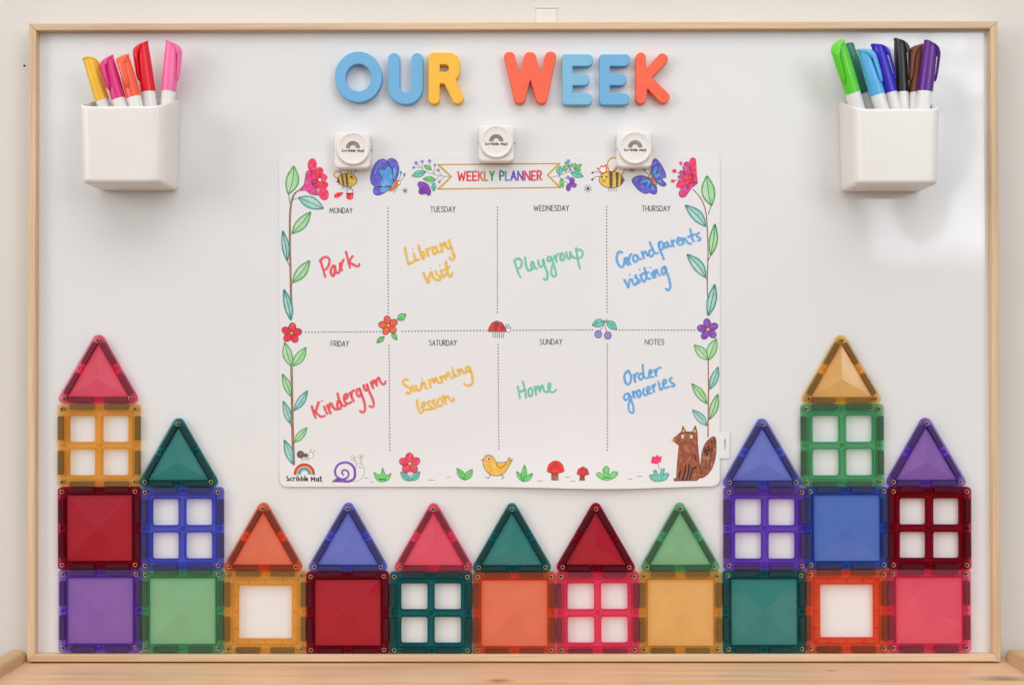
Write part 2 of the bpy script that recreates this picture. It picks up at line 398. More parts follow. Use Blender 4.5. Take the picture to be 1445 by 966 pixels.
bm = bmesh.new(); prism(bm, [(-.36, -.02), (.0135, -.02), (.0135, -.0016), (-.352, -.0016), (-.36, -.006)], rl-.018, rr_+.024, 'x')
o = link('shelf_top', bm_mesh('shelf_top', bm, m_pine)); o.parent = shelf; o.matrix_parent_inverse = Matrix.Translation((0, .16, .02))
for xa, sgn in ((rl, -1), (rr_, 1)):
    bm = bmesh.new(); wd = .019 if sgn < 0 else .026
    pr = fillet([(xa, -.022, .001), (xa, .0085, .007), (xa+sgn*wd, .0085, .007), (xa+sgn*wd, -.022, .001)], 6)
    y1 = .004
    prof = [(u, z+.0005) for u, z in pr]
    prism(bm, prof, -.36, y1, 'y')
    bmesh.ops.recalc_face_normals(bm, faces=bm.faces[:])
    ed = [e_ for e_ in bm.edges if all(abs(v.co.y-y1) < 1e-6 for v in e_.verts)]
    bmesh.ops.bevel(bm, geom=ed, offset=.004, segments=3, affect='EDGES')
    o = link('side_rail', bm_mesh('side_rail', bm, m_pine_side)); o.parent = shelf; o.matrix_parent_inverse = Matrix.Translation((0, .16, .02))

# ------------------------------------------------------------------ whiteboard
def box_loop_(x0, z0, x1, z1): return [(x0, z0), (x1, z0), (x1, z1), (x0, z1)]
W2, H, FD, FW = .44, .5787, .009, .0066
board = tag(empty('whiteboard', (0, 0, 0)), 'large glossy whiteboard in a thin pale wood frame standing on the shelf', 'whiteboard')
bm = bmesh.new(); put(bm, shape([[(-W2+.002, .002), (W2-.002, .002), (W2-.002, H-.002), (-W2+.002, H-.002)]], .008, .0002, 1, -.008))
link('board_panel', bm_mesh('board_panel', bm, m_board), board)
cor = [(-W2, 0), (W2, 0), (W2, H), (-W2, H)]
inn = [(-W2+FW, FW), (W2-FW, FW), (W2-FW, H-FW), (-W2+FW, H-FW)]
for i in range(4):
    a, b_ = cor[i], cor[(i+1) % 4]; c, d = inn[(i+1) % 4], inn[i]
    u = Vector((b_[0]-a[0], b_[1]-a[1])).normalized()*.00003
    ol = [(a[0]+u.x, a[1]+u.y), (b_[0]-u.x, b_[1]-u.y), (c[0]-u.x, c[1]-u.y), (d[0]+u.x, d[1]+u.y)]
    bm = bmesh.new(); put(bm, shape([ol], FD+.011, .0007, 2, -.011))
    link('frame_rail', bm_mesh('frame_rail', bm, m_frame_h if i % 2 == 0 else m_frame_v), board)

bm = bmesh.new(); put(bm, shape([box_loop_(-W2+.004, -.0016, W2-.004, .0012)], .008, 0, 0, -.0112)); link('shadow_gap_strip', bm_mesh('shadow_gap_strip', bm, m_frame_h), board)  # unseen strip added under the board, behind the gap kept for its shadow

# little things on the wall
p = P(771, 18, -.014)
bm = bmesh.new()
for (w_, z_a, z_b, dd) in ((.0096, -.012, .003, .0010), (.0110, .0040, .0058, .0008)):
    put(bm, shape([rrect(p.x-w_, p.z+z_a, p.x+w_, p.z+z_b, .0012)], dd, .0004, 2, -.014))
tag(link('adhesive_strip', bm_mesh('adhesive_strip', bm, m_strip)), 'small white adhesive strip on the wall above the board frame', 'strip')
for i, (px, py, dep, rr) in enumerate(((34.5, 93, -.014, .0010), (54.5, 125.5, 0, .0009))):
    p = P(px, py, dep); bm = bmesh.new()
    lathe(bm, [(rr*.6, 0), (rr, .0003), (rr*.9, .0007), (rr*.3, .0009)], 12, 0, Matrix.Translation((p.x, -dep, p.z)) @ TOFRONT)
    tag(link('nail', bm_mesh('nail', bm, m_black)), ['tiny dark nail head in the wall left of the board frame', 'tiny dark speck of a nail at the inner left edge of the frame'][i], 'nail', 'tiny nail heads')

# ------------------------------------------------------------------ foam letters
LD = .0085
foam = {k: simple('foam_'+k, S(*c), .75, .035, 90, .35, 1500) for k, c in
        {'blue': (112, 176, 220), 'blue_pale': (126, 186, 220), 'yellow': (246, 188, 66), 'coral': (255, 104, 76)}.items()}
def view(x0, y0, s): return lambda q: (x0+q[0]/s, y0+q[1]/s)
def letter(loops, v, s, mk, label):
    out = []
    for lp in loops:
        if len(lp[0]) == 3: lp = fillet(lp, 9)
        out.append([(lambda p: (p.x, p.z))(P(*v(q), LD)) for q in lp])
    xs = [q[0] for q in out[0]]; zs = [q[1] for q in out[0]]; ox, oz = (min(xs)+max(xs))/2, min(zs)
    out = [[(x-ox, z-oz) for x, z in lp] for lp in out]
    bm = bmesh.new(); put(bm, shape(out, LD-.0003, .0008, 3, .0003))
    tag(link('foam_letter', bm_mesh('foam_letter', bm, foam[mk], 50), None, (ox, 0, oz)), label, 'letter', 'foam letters spelling our week')
vo = view(460, 65, 7.225); vw = view(700, 65, 5.78)
letter([ell(330, 315, 241, 259, 72), ell(331, 322, 130, 138, 56)], vo, 0, 'blue', 'blue foam letter O that starts the word OUR')
letter([[(633, 70, 58), (752, 70, 58), (752, 470, 50), (872, 470, 50), (872, 70, 58), (988, 70, 58), (988, 595, 172), (633, 595, 172)]], vo, 0, 'blue', 'blue foam letter U between the O and the yellow R')
letter([[(1045, 66, 48), (1366, 66, 150), (1366, 290, 110), (1322, 342, 12), (1418, 548, 50), (1318, 612, 60), (1206, 384, 15), (1160, 384, 5), (1160, 592, 57), (1045, 592, 57)],
        [(1160, 190, 4), (1252, 190, 34), (1252, 262, 34), (1160, 262, 4)]], vo, 0, 'yellow', 'yellow foam letter R at the end of OUR')
letter([[(56, 48, 44), (148, 48, 44), (192, 238, 3), (236, 50, 42), (318, 50, 42), (365, 230, 3), (406, 46, 42), (499, 46, 42), (412, 468, 42), (336, 468, 42), (279, 270, 3), (232, 468, 42), (154, 468, 42)]],
       vw, 0, 'coral', 'coral foam letter W that starts the word WEEK')
EL = [(540, 67, 24), (792, 67, 42), (792, 165, 50), (625, 165, 3), (625, 228, 3), (763, 228, 46), (763, 322, 47), (625, 322, 3), (625, 385, 3), (787, 385, 46), (787, 480, 44), (540, 480, 30)]
letter([EL], vw, 0, 'blue_pale', 'paler blue foam letter E right after the coral W')
letter([[(x+305, y, r) for x, y, r in EL]], vw, 0, 'blue', 'deeper blue foam letter E right before the coral K')
letter([[(1140, 52, 42), (1222, 52, 42), (1224, 188, 4), (1350, 46, 38), (1424, 98, 44), (1276, 258, 4), (1432, 412, 40), (1368, 488, 45), (1234, 344, 4), (1226, 470, 42), (1140, 470, 42)]],
       vw, 0, 'coral', 'coral foam letter K at the end of WEEK')

# ------------------------------------------------------------------ magnetic tiles (local: x across, z up from the base, back y=0, front y=-TT)
TT = .0062
PX = (P(900, 700, TT)-P(800, 700, TT)).length/100      # metres per photo pixel at the tile fronts
TS = 116.9*PX                                          # tile side
def box_loop(x0, z0, x1, z1): return [(x0, z0), (x1, z0), (x1, z1), (x0, z1)]
def rivet_mesh():
    bm = bmesh.new(); lathe(bm, [(.0013, .0006), (.0013, TT+.0004), (.00155, TT+.0006), (.0018, TT+.0005), (.0020, TT+.0001), (.0020, .0006), (.0013, .0006)], 20, 0, TOFRONT, False)
    a = bm_mesh('rivet', bm, m_gold)
    bm = bmesh.new(); lathe(bm, [(.00128, .0008), (.00128, TT-.0006)], 16, 0, TOFRONT)  # black plug painted in for the unlit inside of the rivet's hole
    return a, bm_mesh('rivet_hole_dark', bm, m_black)
RIV, HOLE_DARK = rivet_mesh()
def magnet_mesh(l, w_):
    bm = bmesh.new(); put(bm, shape([rrect(-l/2, -w_/2, l/2, w_/2, .0003, 2)], .0038, .00025, 1, .0012)); return bm_mesh('magnet', bm, m_magnet)
MAG = magnet_mesh(33.5*PX, 6.8*PX); MAGT = magnet_mesh(33*PX, 6.4*PX)
def rivets(root, spots):
    for x, z in spots:
        r = link('rivet', RIV, root, (x, 0, z)); link('rivet_hole_dark', HOLE_DARK, r)
def sq_common(root, mg=24.5, inset=6.8, mi=4.6):
    s = TS/2
    for a in range(4):
        an = a*pi/2
        for sg in (-1, 1):
            x, z = sg*mg*PX, -s+mi*PX
            link('magnet', MAG, root, (x*cos(an)-z*sin(an), 0, s+x*sin(an)+z*cos(an)), (0, -an, 0))
    q = s-inset*PX
    rivets(root, [(-q, s-q), (q, s-q), (q, s+q), (-q, s+q)])
def ring(bm, outer, inner, depth, y0, bev=.0003): put(bm, shape([outer, inner], depth, bev, 2, y0))
def lugs(bm, s, mi):
    """moulded bosses half-way along each side, with a rib each side of the magnets"""
    for a in range(4):
        an = a*pi/2
        def T(x, z): return (x*cos(an)-z*sin(an), s+x*sin(an)+z*cos(an))
        c = T(0, -s+mi*PX)
        put(bm, shape([ell(c[0], c[1], .0017, .0017, 18), ell(c[0], c[1], .0010, .0010, 14)], .0040, .0002, 1, .0008))
        for sg in (-1, 1):
            put(bm, shape([[T(sg*6.2*PX, -s+1.3*PX), T(sg*7.2*PX, -s+1.3*PX), T(sg*7.2*PX, -s+9*PX), T(sg*6.2*PX, -s+9*PX)]], .0042, 0, 1, .0008))
def panel_pyr(loop, apex, lift, yf=.0037, yb_=.0010):
    bm = bmesh.new(); n = len(loop)
    Fv = [bm.verts.new((x, -yf, z)) for x, z in loop]; Bv = [bm.verts.new((x, -yb_, z)) for x, z in loop]
    ap = bm.verts.new((apex[0], -yf-lift, apex[1]))
    for i in range(n):
        bm.faces.new((Fv[i], Fv[(i+1) % n], ap)); bm.faces.new((Fv[i], Bv[i], Bv[(i+1) % n], Fv[(i+1) % n]))
    bm.faces.new(Bv[::-1]); return bm
def solid_square(c):
    s = TS/2; root = empty('square_tile'); h = 46.6*PX
    bm = bmesh.new()
    ring(bm, rrect(-s, 0, s, TS, .0034), box_loop(-h, s-h, h, s+h), TT, 0, .0006)
    ring(bm, rrect(-h-1.6*PX, s-h-1.6*PX, h+1.6*PX, s+h+1.6*PX, .0006), box_loop(-h-.5*PX, s-h-.5*PX, h+.5*PX, s+h+.5*PX), TT-.0014, .0007, .0001)
    lugs(bm, s, 4.6); link('tile_frame', bm_mesh('tile_frame', bm, m_fr[c]), root)
    h -= .00003
    link('panel', bm_mesh('panel', panel_pyr(box_loop(-h, s-h, h, s+h), (0, s), .0024), m_pn[c], 1), root)
    sq_common(root, mi=4.3); return root
def window_tile(c):
    s = TS/2; root = empty('window_tile'); a0, a1 = 5.0*PX, 42.2*PX
    bm = bmesh.new(); op = []
    for sx_ in (-1, 1):
        for sz in (-1, 1):
            xa, xb = sorted((sx_*a0, sx_*a1)); za, zb = sorted((sz*a0, sz*a1)); op.append((xa, s+za, xb, s+zb))
    put(bm, shape([rrect(-s, 0, s, TS, .0034)]+[rrect(*q, .0019) for q in op], TT, .0006, 2, 0))
    g = 1.9*PX
    for q in op:
        ring(bm, rrect(q[0]-g, q[1]-g, q[2]+g, q[3]+g, .0030), rrect(q[0]-.3*PX, q[1]-.3*PX, q[2]+.3*PX, q[3]+.3*PX, .0020), TT-.0012, .0006, .0001)
    for k in (-1, 1):
        w_ = 47.0*PX
    ring(bm, rrect(-48.5*PX, s-48.5*PX, 48.5*PX, s+48.5*PX, .003), rrect(-47.4*PX, s-47.4*PX, 47.4*PX, s+47.4*PX, .0028), TT-.0014, .0007, .0001)
    put(bm, shape([ell(0, s, .0021, .0021, 18), ell(0, s, .0013, .0013, 14)], .0040, .0002, 1, .0008))
    lugs(bm, s, 5.2); link('tile_frame', bm_mesh('tile_frame', bm, m_fr[c]), root)
    sq_common(root, mi=4.0); return root
def open_tile(c):
    s = TS/2; root = empty('frame_tile'); h = 37.6*PX
    bm = bmesh.new()
    put(bm, shape([rrect(-s, 0, s, TS, .0034), box_loop(-h, s-h, h, s+h)], TT, .0006, 2, 0))
    ring(bm, rrect(-h-1.6*PX, s-h-1.6*PX, h+1.6*PX, s+h+1.6*PX, .0005), box_loop(-h-.4*PX, s-h-.4*PX, h+.4*PX, s+h+.4*PX), TT-.0012, .0006, .0001)
    k = 46.5*PX; ring(bm, rrect(-k, s-k, k, s+k, .0008), rrect(-k+1.0*PX, s-k+1.0*PX, k-1.0*PX, s+k-1.0*PX, .0006), TT-.0014, .0007, .0001)
    for a in range(4):
        an = a*pi/2
        def T(x, z): return (x*cos(an)-z*sin(an), s+x*sin(an)+z*cos(an))
        for x in (-24*PX, 0, 24*PX):
            put(bm, shape([[T(x-.5*PX, -k+1.2*PX), T(x+.5*PX, -k+1.2*PX), T(x+.5*PX, -h-1.8*PX), T(x-.5*PX, -h-1.8*PX)]], .0040, 0, 1, .0009))
        c0, c1 = T(-k+1.2*PX, -k+1.2*PX), T(-h-1.8*PX, -h-1.8*PX); d_ = .35*PX
        put(bm, shape([[(c0[0]-d_, c0[1]+d_), (c0[0]+d_, c0[1]-d_), (c1[0]+d_, c1[1]-d_), (c1[0]-d_, c1[1]+d_)]], .0040, 0, 1, .0009))
    lugs(bm, s, 5.0); link('tile_frame', bm_mesh('tile_frame', bm, m_fr[c]), root)
    sq_common(root, mi=4.6); return root
TRS = 121.6*PX; TRH = TRS*sqrt(3)/2
def tri_loop(m):
    """triangle inset by m; base on z=0"""
    s = TRS-2*sqrt(3)*m; h = s*sqrt(3)/2
    return [(-s/2, m), (s/2, m), (0, m+h)]
def triangle_tile(c):
    root = empty('triangle_tile'); bm = bmesh.new()
    o_ = fillet([(x, z, 7.6*PX) for x, z in tri_loop(0)], 8); i_ = tri_loop(10.2*PX)
    put(bm, shape([o_, i_], TT, .0006, 2, 0))
    put(bm, shape([tri_loop(8.9*PX), tri_loop(9.8*PX)], TT-.0014, .0001, 1, .0007))
    ctr = (0, TRH/3); mid = 5.4*PX
    for a in range(3):
        an = a*2*pi/3
        def T(x, z):
            z -= ctr[1]; return (x*cos(an)-z*sin(an), ctr[1]+x*sin(an)+z*cos(an))
        q = T(0, mid); put(bm, shape([ell(q[0], q[1], .0019, .0019, 18), ell(q[0], q[1], .0012, .0012, 14)], .0040, .0002, 1, .0008))
        for sg in (-1, 1):
            put(bm, shape([[T(sg*7*PX, 1.6*PX), T(sg*8*PX, 1.6*PX), T(sg*8*PX, 8.6*PX), T(sg*7*PX, 8.6*PX)]], .0042, 0, 1, .0008))
            q = T(sg*25*PX, mid); link('magnet', MAGT, root, (q[0], 0, q[1]), (0, -an, 0))
    link('tile_frame', bm_mesh('tile_frame', bm, m_fr[c]), root)
    lp = tri_loop(10.25*PX)
    link('panel', bm_mesh('panel', panel_pyr(lp, (0, TRH/3), .0022), m_pn[c], 1), root)
    k = tri_loop(7.6*PX); rivets(root, [(x*.985, z) for x, z in k[:2]]+[(0, k[2][1]-.6*PX)])
    for ch in root.children:
        pass
    return root
MAKE = {'square': solid_square, 'window': window_tile, 'frame': open_tile, 'triangle': triangle_tile}
GROUP = {'square': 'solid square magnetic tiles', 'window': 'four-pane window magnetic tiles', 'frame': 'open frame magnetic tiles', 'triangle': 'triangular magnetic tiles'}
# kind, colour, centre x, base y in the photograph, label
TILES = [
 ('square', 'purple', 140.5, 920.0, 'solid purple square tile at the bottom of the far left tower'),
 ('square', 'light green', 257.0, 920.6, 'solid light green square tile under the blue window tile'),
 ('frame', 'yellow', 373.5, 922.0, 'yellow tile with one large open square, under a coral triangle'),
 ('square', 'dark red', 490.5, 923.0, 'solid dark red square tile in the bottom row under a blue triangle'),
 ('window', 'teal', 608.0, 923.6, 'teal four-pane window tile in the bottom row under a pink triangle'),
 ('square', 'coral', 726.0, 923.6, 'solid coral orange square tile under a teal triangle'),
 ('window', 'pink', 844.0, 923.4, 'pink four-pane window tile under a dark red triangle'),
 ('square', 'yellow', 961.0, 923.0, 'solid yellow square tile under a light green triangle'),
 ('square', 'teal', 1079.5, 922.0, 'solid dark teal square tile under the purple window tile'),
 ('frame', 'coral', 1196.0, 920.6, 'coral tile with one large open square, under a plain blue tile'),
 ('square', 'pink', 1312.5, 920.0, 'solid pink square tile at the bottom right end of the row'),
 ('square', 'dark red', 139.5, 803.4, 'solid dark red square tile on top of the purple square'),
 ('window', 'yellow', 138.5, 686.6, 'yellow four-pane window tile high in the far left tower'),
 ('triangle', 'pink', 137.5, 569.4, 'pink triangle tile topping the tall far left tower'),
 ('window', 'blue', 256.5, 804.4, 'blue four-pane window tile above the light green square'),
 ('triangle', 'teal', 251.0, 687.4, 'teal triangle tile on the blue window tile'),
 ('triangle', 'coral', 370.5, 806.8, 'coral triangle tile above the yellow open frame tile'),
 ('triangle', 'blue', 490.5, 807.0, 'blue triangle tile above the dark red square in the low row'),
 ('triangle', 'pink', 611.5, 807.6, 'pink triangle tile above the teal window tile in the low row'),
 ('triangle', 'teal', 722.5, 807.6, 'teal triangle tile above the coral square in the low row'),
 ('triangle', 'dark red', 841.0, 807.4, 'dark red triangle tile above the pink window tile'),
 ('triangle', 'light green', 960.5, 807.0, 'light green triangle tile above the yellow square'),
 ('window', 'purple', 1080.0, 804.6, 'purple four-pane window tile above the dark teal square'),
 ('triangle', 'blue', 1076.5, 688.0, 'blue triangle tile on the purple window tile'),
 ('square', 'sky', 1196.0, 803.4, 'solid blue square tile between the purple and dark red window tiles'),
 ('window', 'light green', 1190.0, 686.8, 'light green four-pane window tile under the yellow triangle'),
 ('triangle', 'yellow', 1188.5, 570.0, 'yellow triangle tile topping the tall right tower'),
 ('window', 'dark red', 1312.5, 803.6, 'dark red four-pane window tile above the pink square'),
 ('triangle', 'purple', 1308.0, 687.0, 'purple triangle tile on the dark red window tile'),
]
proto = {}
for kind, c, cx_, by, lab in TILES:
    if kind not in proto: o = MAKE[kind](c); proto[kind] = o
    else:
        o = copy_tree(proto[kind])
        for ch in o.children:
            if ch.name.startswith(('tile_frame', 'panel')):
                ch.material_slots[0].link = 'OBJECT'
                ch.material_slots[0].material = (m_fr if ch.name.startswith('tile_frame') else m_pn)[c]
    p = P(cx_, by, TT); o.location = (p.x, -.00025, p.z)
    o.rotation_euler = (0, radians(random.uniform(-.25, .25)), 0)
    o.name = {'square': 'square_tile', 'window': 'window_tile', 'frame': 'frame_tile', 'triangle': 'triangle_tile'}[kind]
    tag(o, lab, 'magnetic tile', GROUP[kind])

# ------------------------------------------------------------------ planner mat
MT = .0009
def mat_bot(px):                                   # the lower edge sags and lifts towards the right
    u = (px-393)/(1015-393)
    return 686.4 + 3.0*math.exp(-((u-.74)/.17)**2) - 1.2*max(0, u-.8)/.2
def bulge(px, py):
    u = (px-393)/(1015-393); v = (py-216)/(688-216)
    return .0042*math.exp(-((u-.70)/.22)**2)*max(0, v-.80)**1.5/.0894*1.0 + .0012*max(0, v-.9)/.1 + .0006*sin(u*7)*max(0, v-.5)
def md(px, py): return MT + bulge(px, py)
mat_o = empty('planner_mat', (P(704, 688).x, 0, P(704, 688).z))
tag(mat_o, 'white weekly planner mat with painted border drawings hanging on the whiteboard', 'planner')
MINV = Matrix.Translation(-mat_o.location)
def child(name, me, parent, label=None):
    o = bpy.data.objects.new(name, me); col.objects.link(o); o.parent = parent
    o.matrix_parent_inverse = Matrix.Translation(-Vector(parent.location)) if parent.location.length else Matrix()
    if label: o['label'] = label
    return o
bm = bmesh.new(); R0 = 11.0
vs_ = sorted(set([i/44 for i in range(45)]+[k/40*R0/472 for k in range(0, 40, 4)]+[1-k/40*R0/472 for k in range(0, 40, 4)]))
us_ = [i/72 for i in range(73)]
gf, gb = [], []
for v in vs_:
    rf, rb = [], []
    for u in us_:
        yt = 216.5 + 1.4*(u < 0) ; xl, xr = 393.2+1.2*v, 1016.0-.5*v
        dy = min(v, 1-v)*472; ins = R0-sqrt(max(0, R0*R0-(R0-dy)**2)) if dy < R0 else 0
        px = xl+ins+(xr-xl-2*ins)*u; yb_ = mat_bot(px); py = 217.5-2.0*u + (yb_-(217.5-2.0*u))*v
        rf.append(bm.verts.new(P(px, py, md(px, py)))); q = P(px, py, md(px, py)-MT+.0002); rb.append(bm.verts.new(q))
    gf.append(rf); gb.append(rb)
nv, nu = len(vs_), len(us_)
for j in range(nv-1):
    for i in range(nu-1):
        bm.faces.new((gf[j][i], gf[j+1][i], gf[j+1][i+1], gf[j][i+1])); bm.faces.new((gb[j][i], gb[j][i+1], gb[j+1][i+1], gb[j+1][i]))
for j in range(nv-1):
    for i in (0, nu-1): bm.faces.new((gf[j][i], gb[j][i], gb[j+1][i], gf[j+1][i]))
for i in range(nu-1):
    for j in (0, nv-1): bm.faces.new((gf[j][i], gf[j][i+1], gb[j][i+1], gb[j][i]))
child('mat_sheet', bm_mesh('mat_sheet', bm, m_mat), mat_o)
def pl(pts, d): return [(lambda p: (p.x, p.z))(P(q[0], q[1], d)) for q in pts]
bm = bmesh.new(); put(bm, shape([pl(rrect(1014, 609.5, 1029.5, 646.5, 2.2), MT), pl(rrect(1021.8, 619.5, 1024.2, 634, 1.0), MT)], .0011, .0003, 2, .0003))
child('side_tab', bm_mesh('side_tab', bm, m_mat), mat_o)

class Art:
    """flat ink shapes lying on a surface, in view pixels; each new shape lies a hair above the last"""
    def __init__(s, name, v, depth=md, parent=None, label=None, base=90e-6):
        s.name, s.v, s.depth, s.parent, s.label = name, v, depth, parent or mat_o, label
        s.bm = bmesh.new(); s.k = base; s.m = []
    def mi(s, key):
        if key not in s.m: s.m.append(key)
        return s.m.index(key)
    def pt(s, q, extra=0.0):
        px, py = s.v(q); return P(px, py, s.depth(px, py)+s.k+extra)
    def up(s): s.k += 7e-6
    def fill(s, pts, key, sm=False, n=6):
        if sm: pts = smooth(pts, True, n)
        f = s.bm.faces.new([s.bm.verts.new(s.pt(q)) for q in pts]); f.material_index = s.mi(key); f.normal_update()
        if f.normal.y > 0: f.normal_flip()
        s.up(); return s
    def line(s, pts, w_, key, sm=True, closed=False, n=6, taper=(1, 1), jit=0.0):
        """ribbon of width w_ (view units) with round ends"""
        if not sm and len(pts) > 2:                        # break the stroke at sharp corners
            q_ = list(pts)+([pts[0]] if closed else []); runs = [[q_[0]]]
            for i in range(1, len(q_)):
                runs[-1].append(q_[i])
                if i < len(q_)-1:
                    a, b_ = Vector((q_[i][0]-q_[i-1][0], q_[i][1]-q_[i-1][1])), Vector((q_[i+1][0]-q_[i][0], q_[i+1][1]-q_[i][1]))
                    if a.length > 0 and b_.length > 0 and a.angle(b_) > .6: runs.append([q_[i]])
            if len(runs) > 1:
                for r_ in runs: s.line(r_, w_, key, True if len(r_) > 2 else sm, False, 2, taper, jit)
                return s
        P_ = smooth(pts, closed, n) if sm and len(pts) > 2 else list(pts)
        if closed: P_ = P_+[P_[0]]
        Q = [P_[0]]
        for q in P_[1:]:
            if hypot(q[0]-Q[-1][0], q[1]-Q[-1][1]) > w_*.08: Q.append(q)
        if len(Q) < 2: return s.dot(Q[0], w_/2, key)
        mi = s.mi(key); L, R_ = [], []; nq = len(Q)
        ph = random.random()*6
        for i, q in enumerate(Q):
            a = Q[max(0, i-1)]; b_ = Q[min(nq-1, i+1)]
            if closed and i in (0, nq-1): a, b_ = Q[-2], Q[1]
            tx, ty = b_[0]-a[0], b_[1]-a[1]; l = hypot(tx, ty) or 1; tx /= l; ty /= l
            f = i/(nq-1); h = w_/2*(taper[0]+(taper[1]-taper[0])*f)*(1+jit*sin(ph+i*.45))
            e_ = i*4e-7
            L.append(s.bm.verts.new(s.pt((q[0]-ty*h, q[1]+tx*h), e_))); R_.append(s.bm.verts.new(s.pt((q[0]+ty*h, q[1]-tx*h), e_)))
            if i == 0: t0, h0 = (tx, ty), h
            t1, h1, e1 = (tx, ty), h, e_
        for i in range(nq-1):
            s.bm.faces.new((L[i], R_[i], R_[i+1], L[i+1])).material_index = mi
        if not closed:
            for (q, tt, h, A, B, sg, ee) in ((Q[0], t0, h0, L[0], R_[0], -1, 0), (Q[-1], t1, h1, L[-1], R_[-1], 1, e1)):
                an = atan2(tt[1], tt[0]); mids = []
                for k in range(1, 6):
                    a_ = an+pi/2-sg*pi*k/6
                    mids.append(s.bm.verts.new(s.pt((q[0]+h*cos(a_), q[1]+h*sin(a_)), ee)))
                s.bm.faces.new([A]+mids+[B]).material_index = mi
        s.up(); return s
    def dot(s, q, r, key, ry=None, n=18, rot=0): return s.fill(ell(q[0], q[1], r, ry or r, n, rot), key)
    def oval(s, q, rx, ry, key, ow=None, ok='line', rot=0, n=36):
        e_ = ell(q[0], q[1], rx, ry, n, rot); s.fill(e_, key)
        if ow: s.line(e_, ow, ok, sm=False, closed=True)
        return s
    def blob(s, pts, key, ow=None, ok='line', sm=True):
        s.fill(pts, key, sm)
        if ow: s.line(pts, ow, ok, sm=sm, closed=True)
        return s
    def leaf(s, base, tip, w_, kind='green', ow=None, bow=0.12, mid=True, solid=False):
        bx, by = base; tx, ty = tip; dx, dy = tx-bx, ty-by; L = hypot(dx, dy); nx, ny = -dy/L, dx/L
        ow = ow or L*.028
        prof = (0, .40, .72, .92, 1.0, .98, .86, .64, .34, 0)
        def side(sg): return [(bx+dx*i/9+nx*(sg*w_/2*p+bow*L*.3*sin(pi*i/9)*.5), by+dy*i/9+ny*(sg*w_/2*p+bow*L*.3*sin(pi*i/9)*.5)) for i, p in enumerate(prof)]
        A, B = side(1), side(-1); ol = A+B[-2:0:-1]; ce = [(bx+dx*i/9+nx*bow*L*.15*sin(pi*i/9), by+dy*i/9+ny*bow*L*.15*sin(pi*i/9)) for i in range(10)]
        fk = kind if solid else kind+'_light'
        if not solid: s.line(ol, ow*3.2, kind+'_pale', closed=True, n=3)
        s.fill(ol, fk, True, 3)
        if not solid: s.fill([((x-q0)*1+q0, (y-q1)+q1) for (x, y), (q0, q1) in zip(A, ce)]+ce[::-1], kind+'_pale')
        s.line(ol, ow, kind+'_line', closed=True, n=3)
        if mid: s.line(ce, ow*.8, kind+'_line', n=2)
        return s
    def petals(s, c, r, n, key, ow, ok='line', a0=0.0, heart='amber', pr=.36):
        P_ = []
        for i in range(n):
            a = a0+2*pi*i/n; q = (c[0]+r*.60*cos(a), c[1]+r*.60*sin(a))
            s.oval(q, r*.44, r*pr, key, ow, ok, rot=a, n=20)
        s.oval(c, r*.17, r*.17, heart, ow*.8, ok, n=12); return s
    def done(s):
        me = bpy.data.meshes.new(s.name); s.bm.to_mesh(me); s.bm.free()
        for k in s.m: me.materials.append(INKS[k])
        return child(s.name, me, s.parent, s.label)

# ---- printed headings: single-stroke capitals on a unit box
CAPS = {
 'A': (.72, [[(0, 1), (.36, 0), (.72, 1)], [(.14, .66), (.58, .66)]]), 'D': (.68, [[(0, 0), (0, 1)], [(0, 0), (.32, .02), (.62, .22), (.66, .5), (.62, .78), (.32, .98), (0, 1)]]),
 'E': (.55, [[(.55, 0), (0, 0), (0, 1), (.55, 1)], [(0, .5), (.45, .5)]]), 'F': (.52, [[(.52, 0), (0, 0), (0, 1)], [(0, .5), (.42, .5)]]),
 'H': (.65, [[(0, 0), (0, 1)], [(.65, 0), (.65, 1)], [(0, .5), (.65, .5)]]), 'I': (.02, [[(0, 0), (0, 1)]]), 'K': (.6, [[(0, 0), (0, 1)], [(.56, 0), (0, .58)], [(.2, .4), (.6, 1)]]),
 'L': (.5, [[(0, 0), (0, 1), (.5, 1)]]), 'M': (.96, [[(0, 1), (.1, 0), (.48, .8), (.86, 0), (.96, 1)]]), 'N': (.74, [[(0, 1), (0, 0), (.74, 1), (.74, 0)]]),
 'O': (.8, [[(.4, 0), (.1, .15), (0, .5), (.1, .85), (.4, 1), (.7, .85), (.8, .5), (.7, .15), (.4, 0)]]), 'P': (.56, [[(0, 1), (0, 0), (.34, .01), (.54, .14), (.54, .36), (.34, .5), (0, .52)]]),
 'R': (.6, [[(0, 1), (0, 0), (.34, .01), (.54, .14), (.54, .36), (.34, .5), (0, .52)], [(.24, .52), (.6, 1)]]), 'S': (.55, [[(.52, .12), (.3, 0), (.06, .1), (.04, .32), (.28, .47), (.5, .62), (.52, .86), (.28, 1), (0, .88)]]),
 'T': (.62, [[(0, 0), (.62, 0)], [(.31, 0), (.31, 1)]]), 'U': (.64, [[(0, 0), (0, .7), (.1, .93), (.32, 1), (.54, .93), (.64, .7), (.64, 0)]]), 'W': (1.1, [[(0, 0), (.27, 1), (.55, .2), (.83, 1), (1.1, 0)]]),
 'Y': (.62, [[(0, 0), (.31, .5)], [(.62, 0), (.31, .5), (.31, 1)]])}
ROUND = set('DOPRSU')
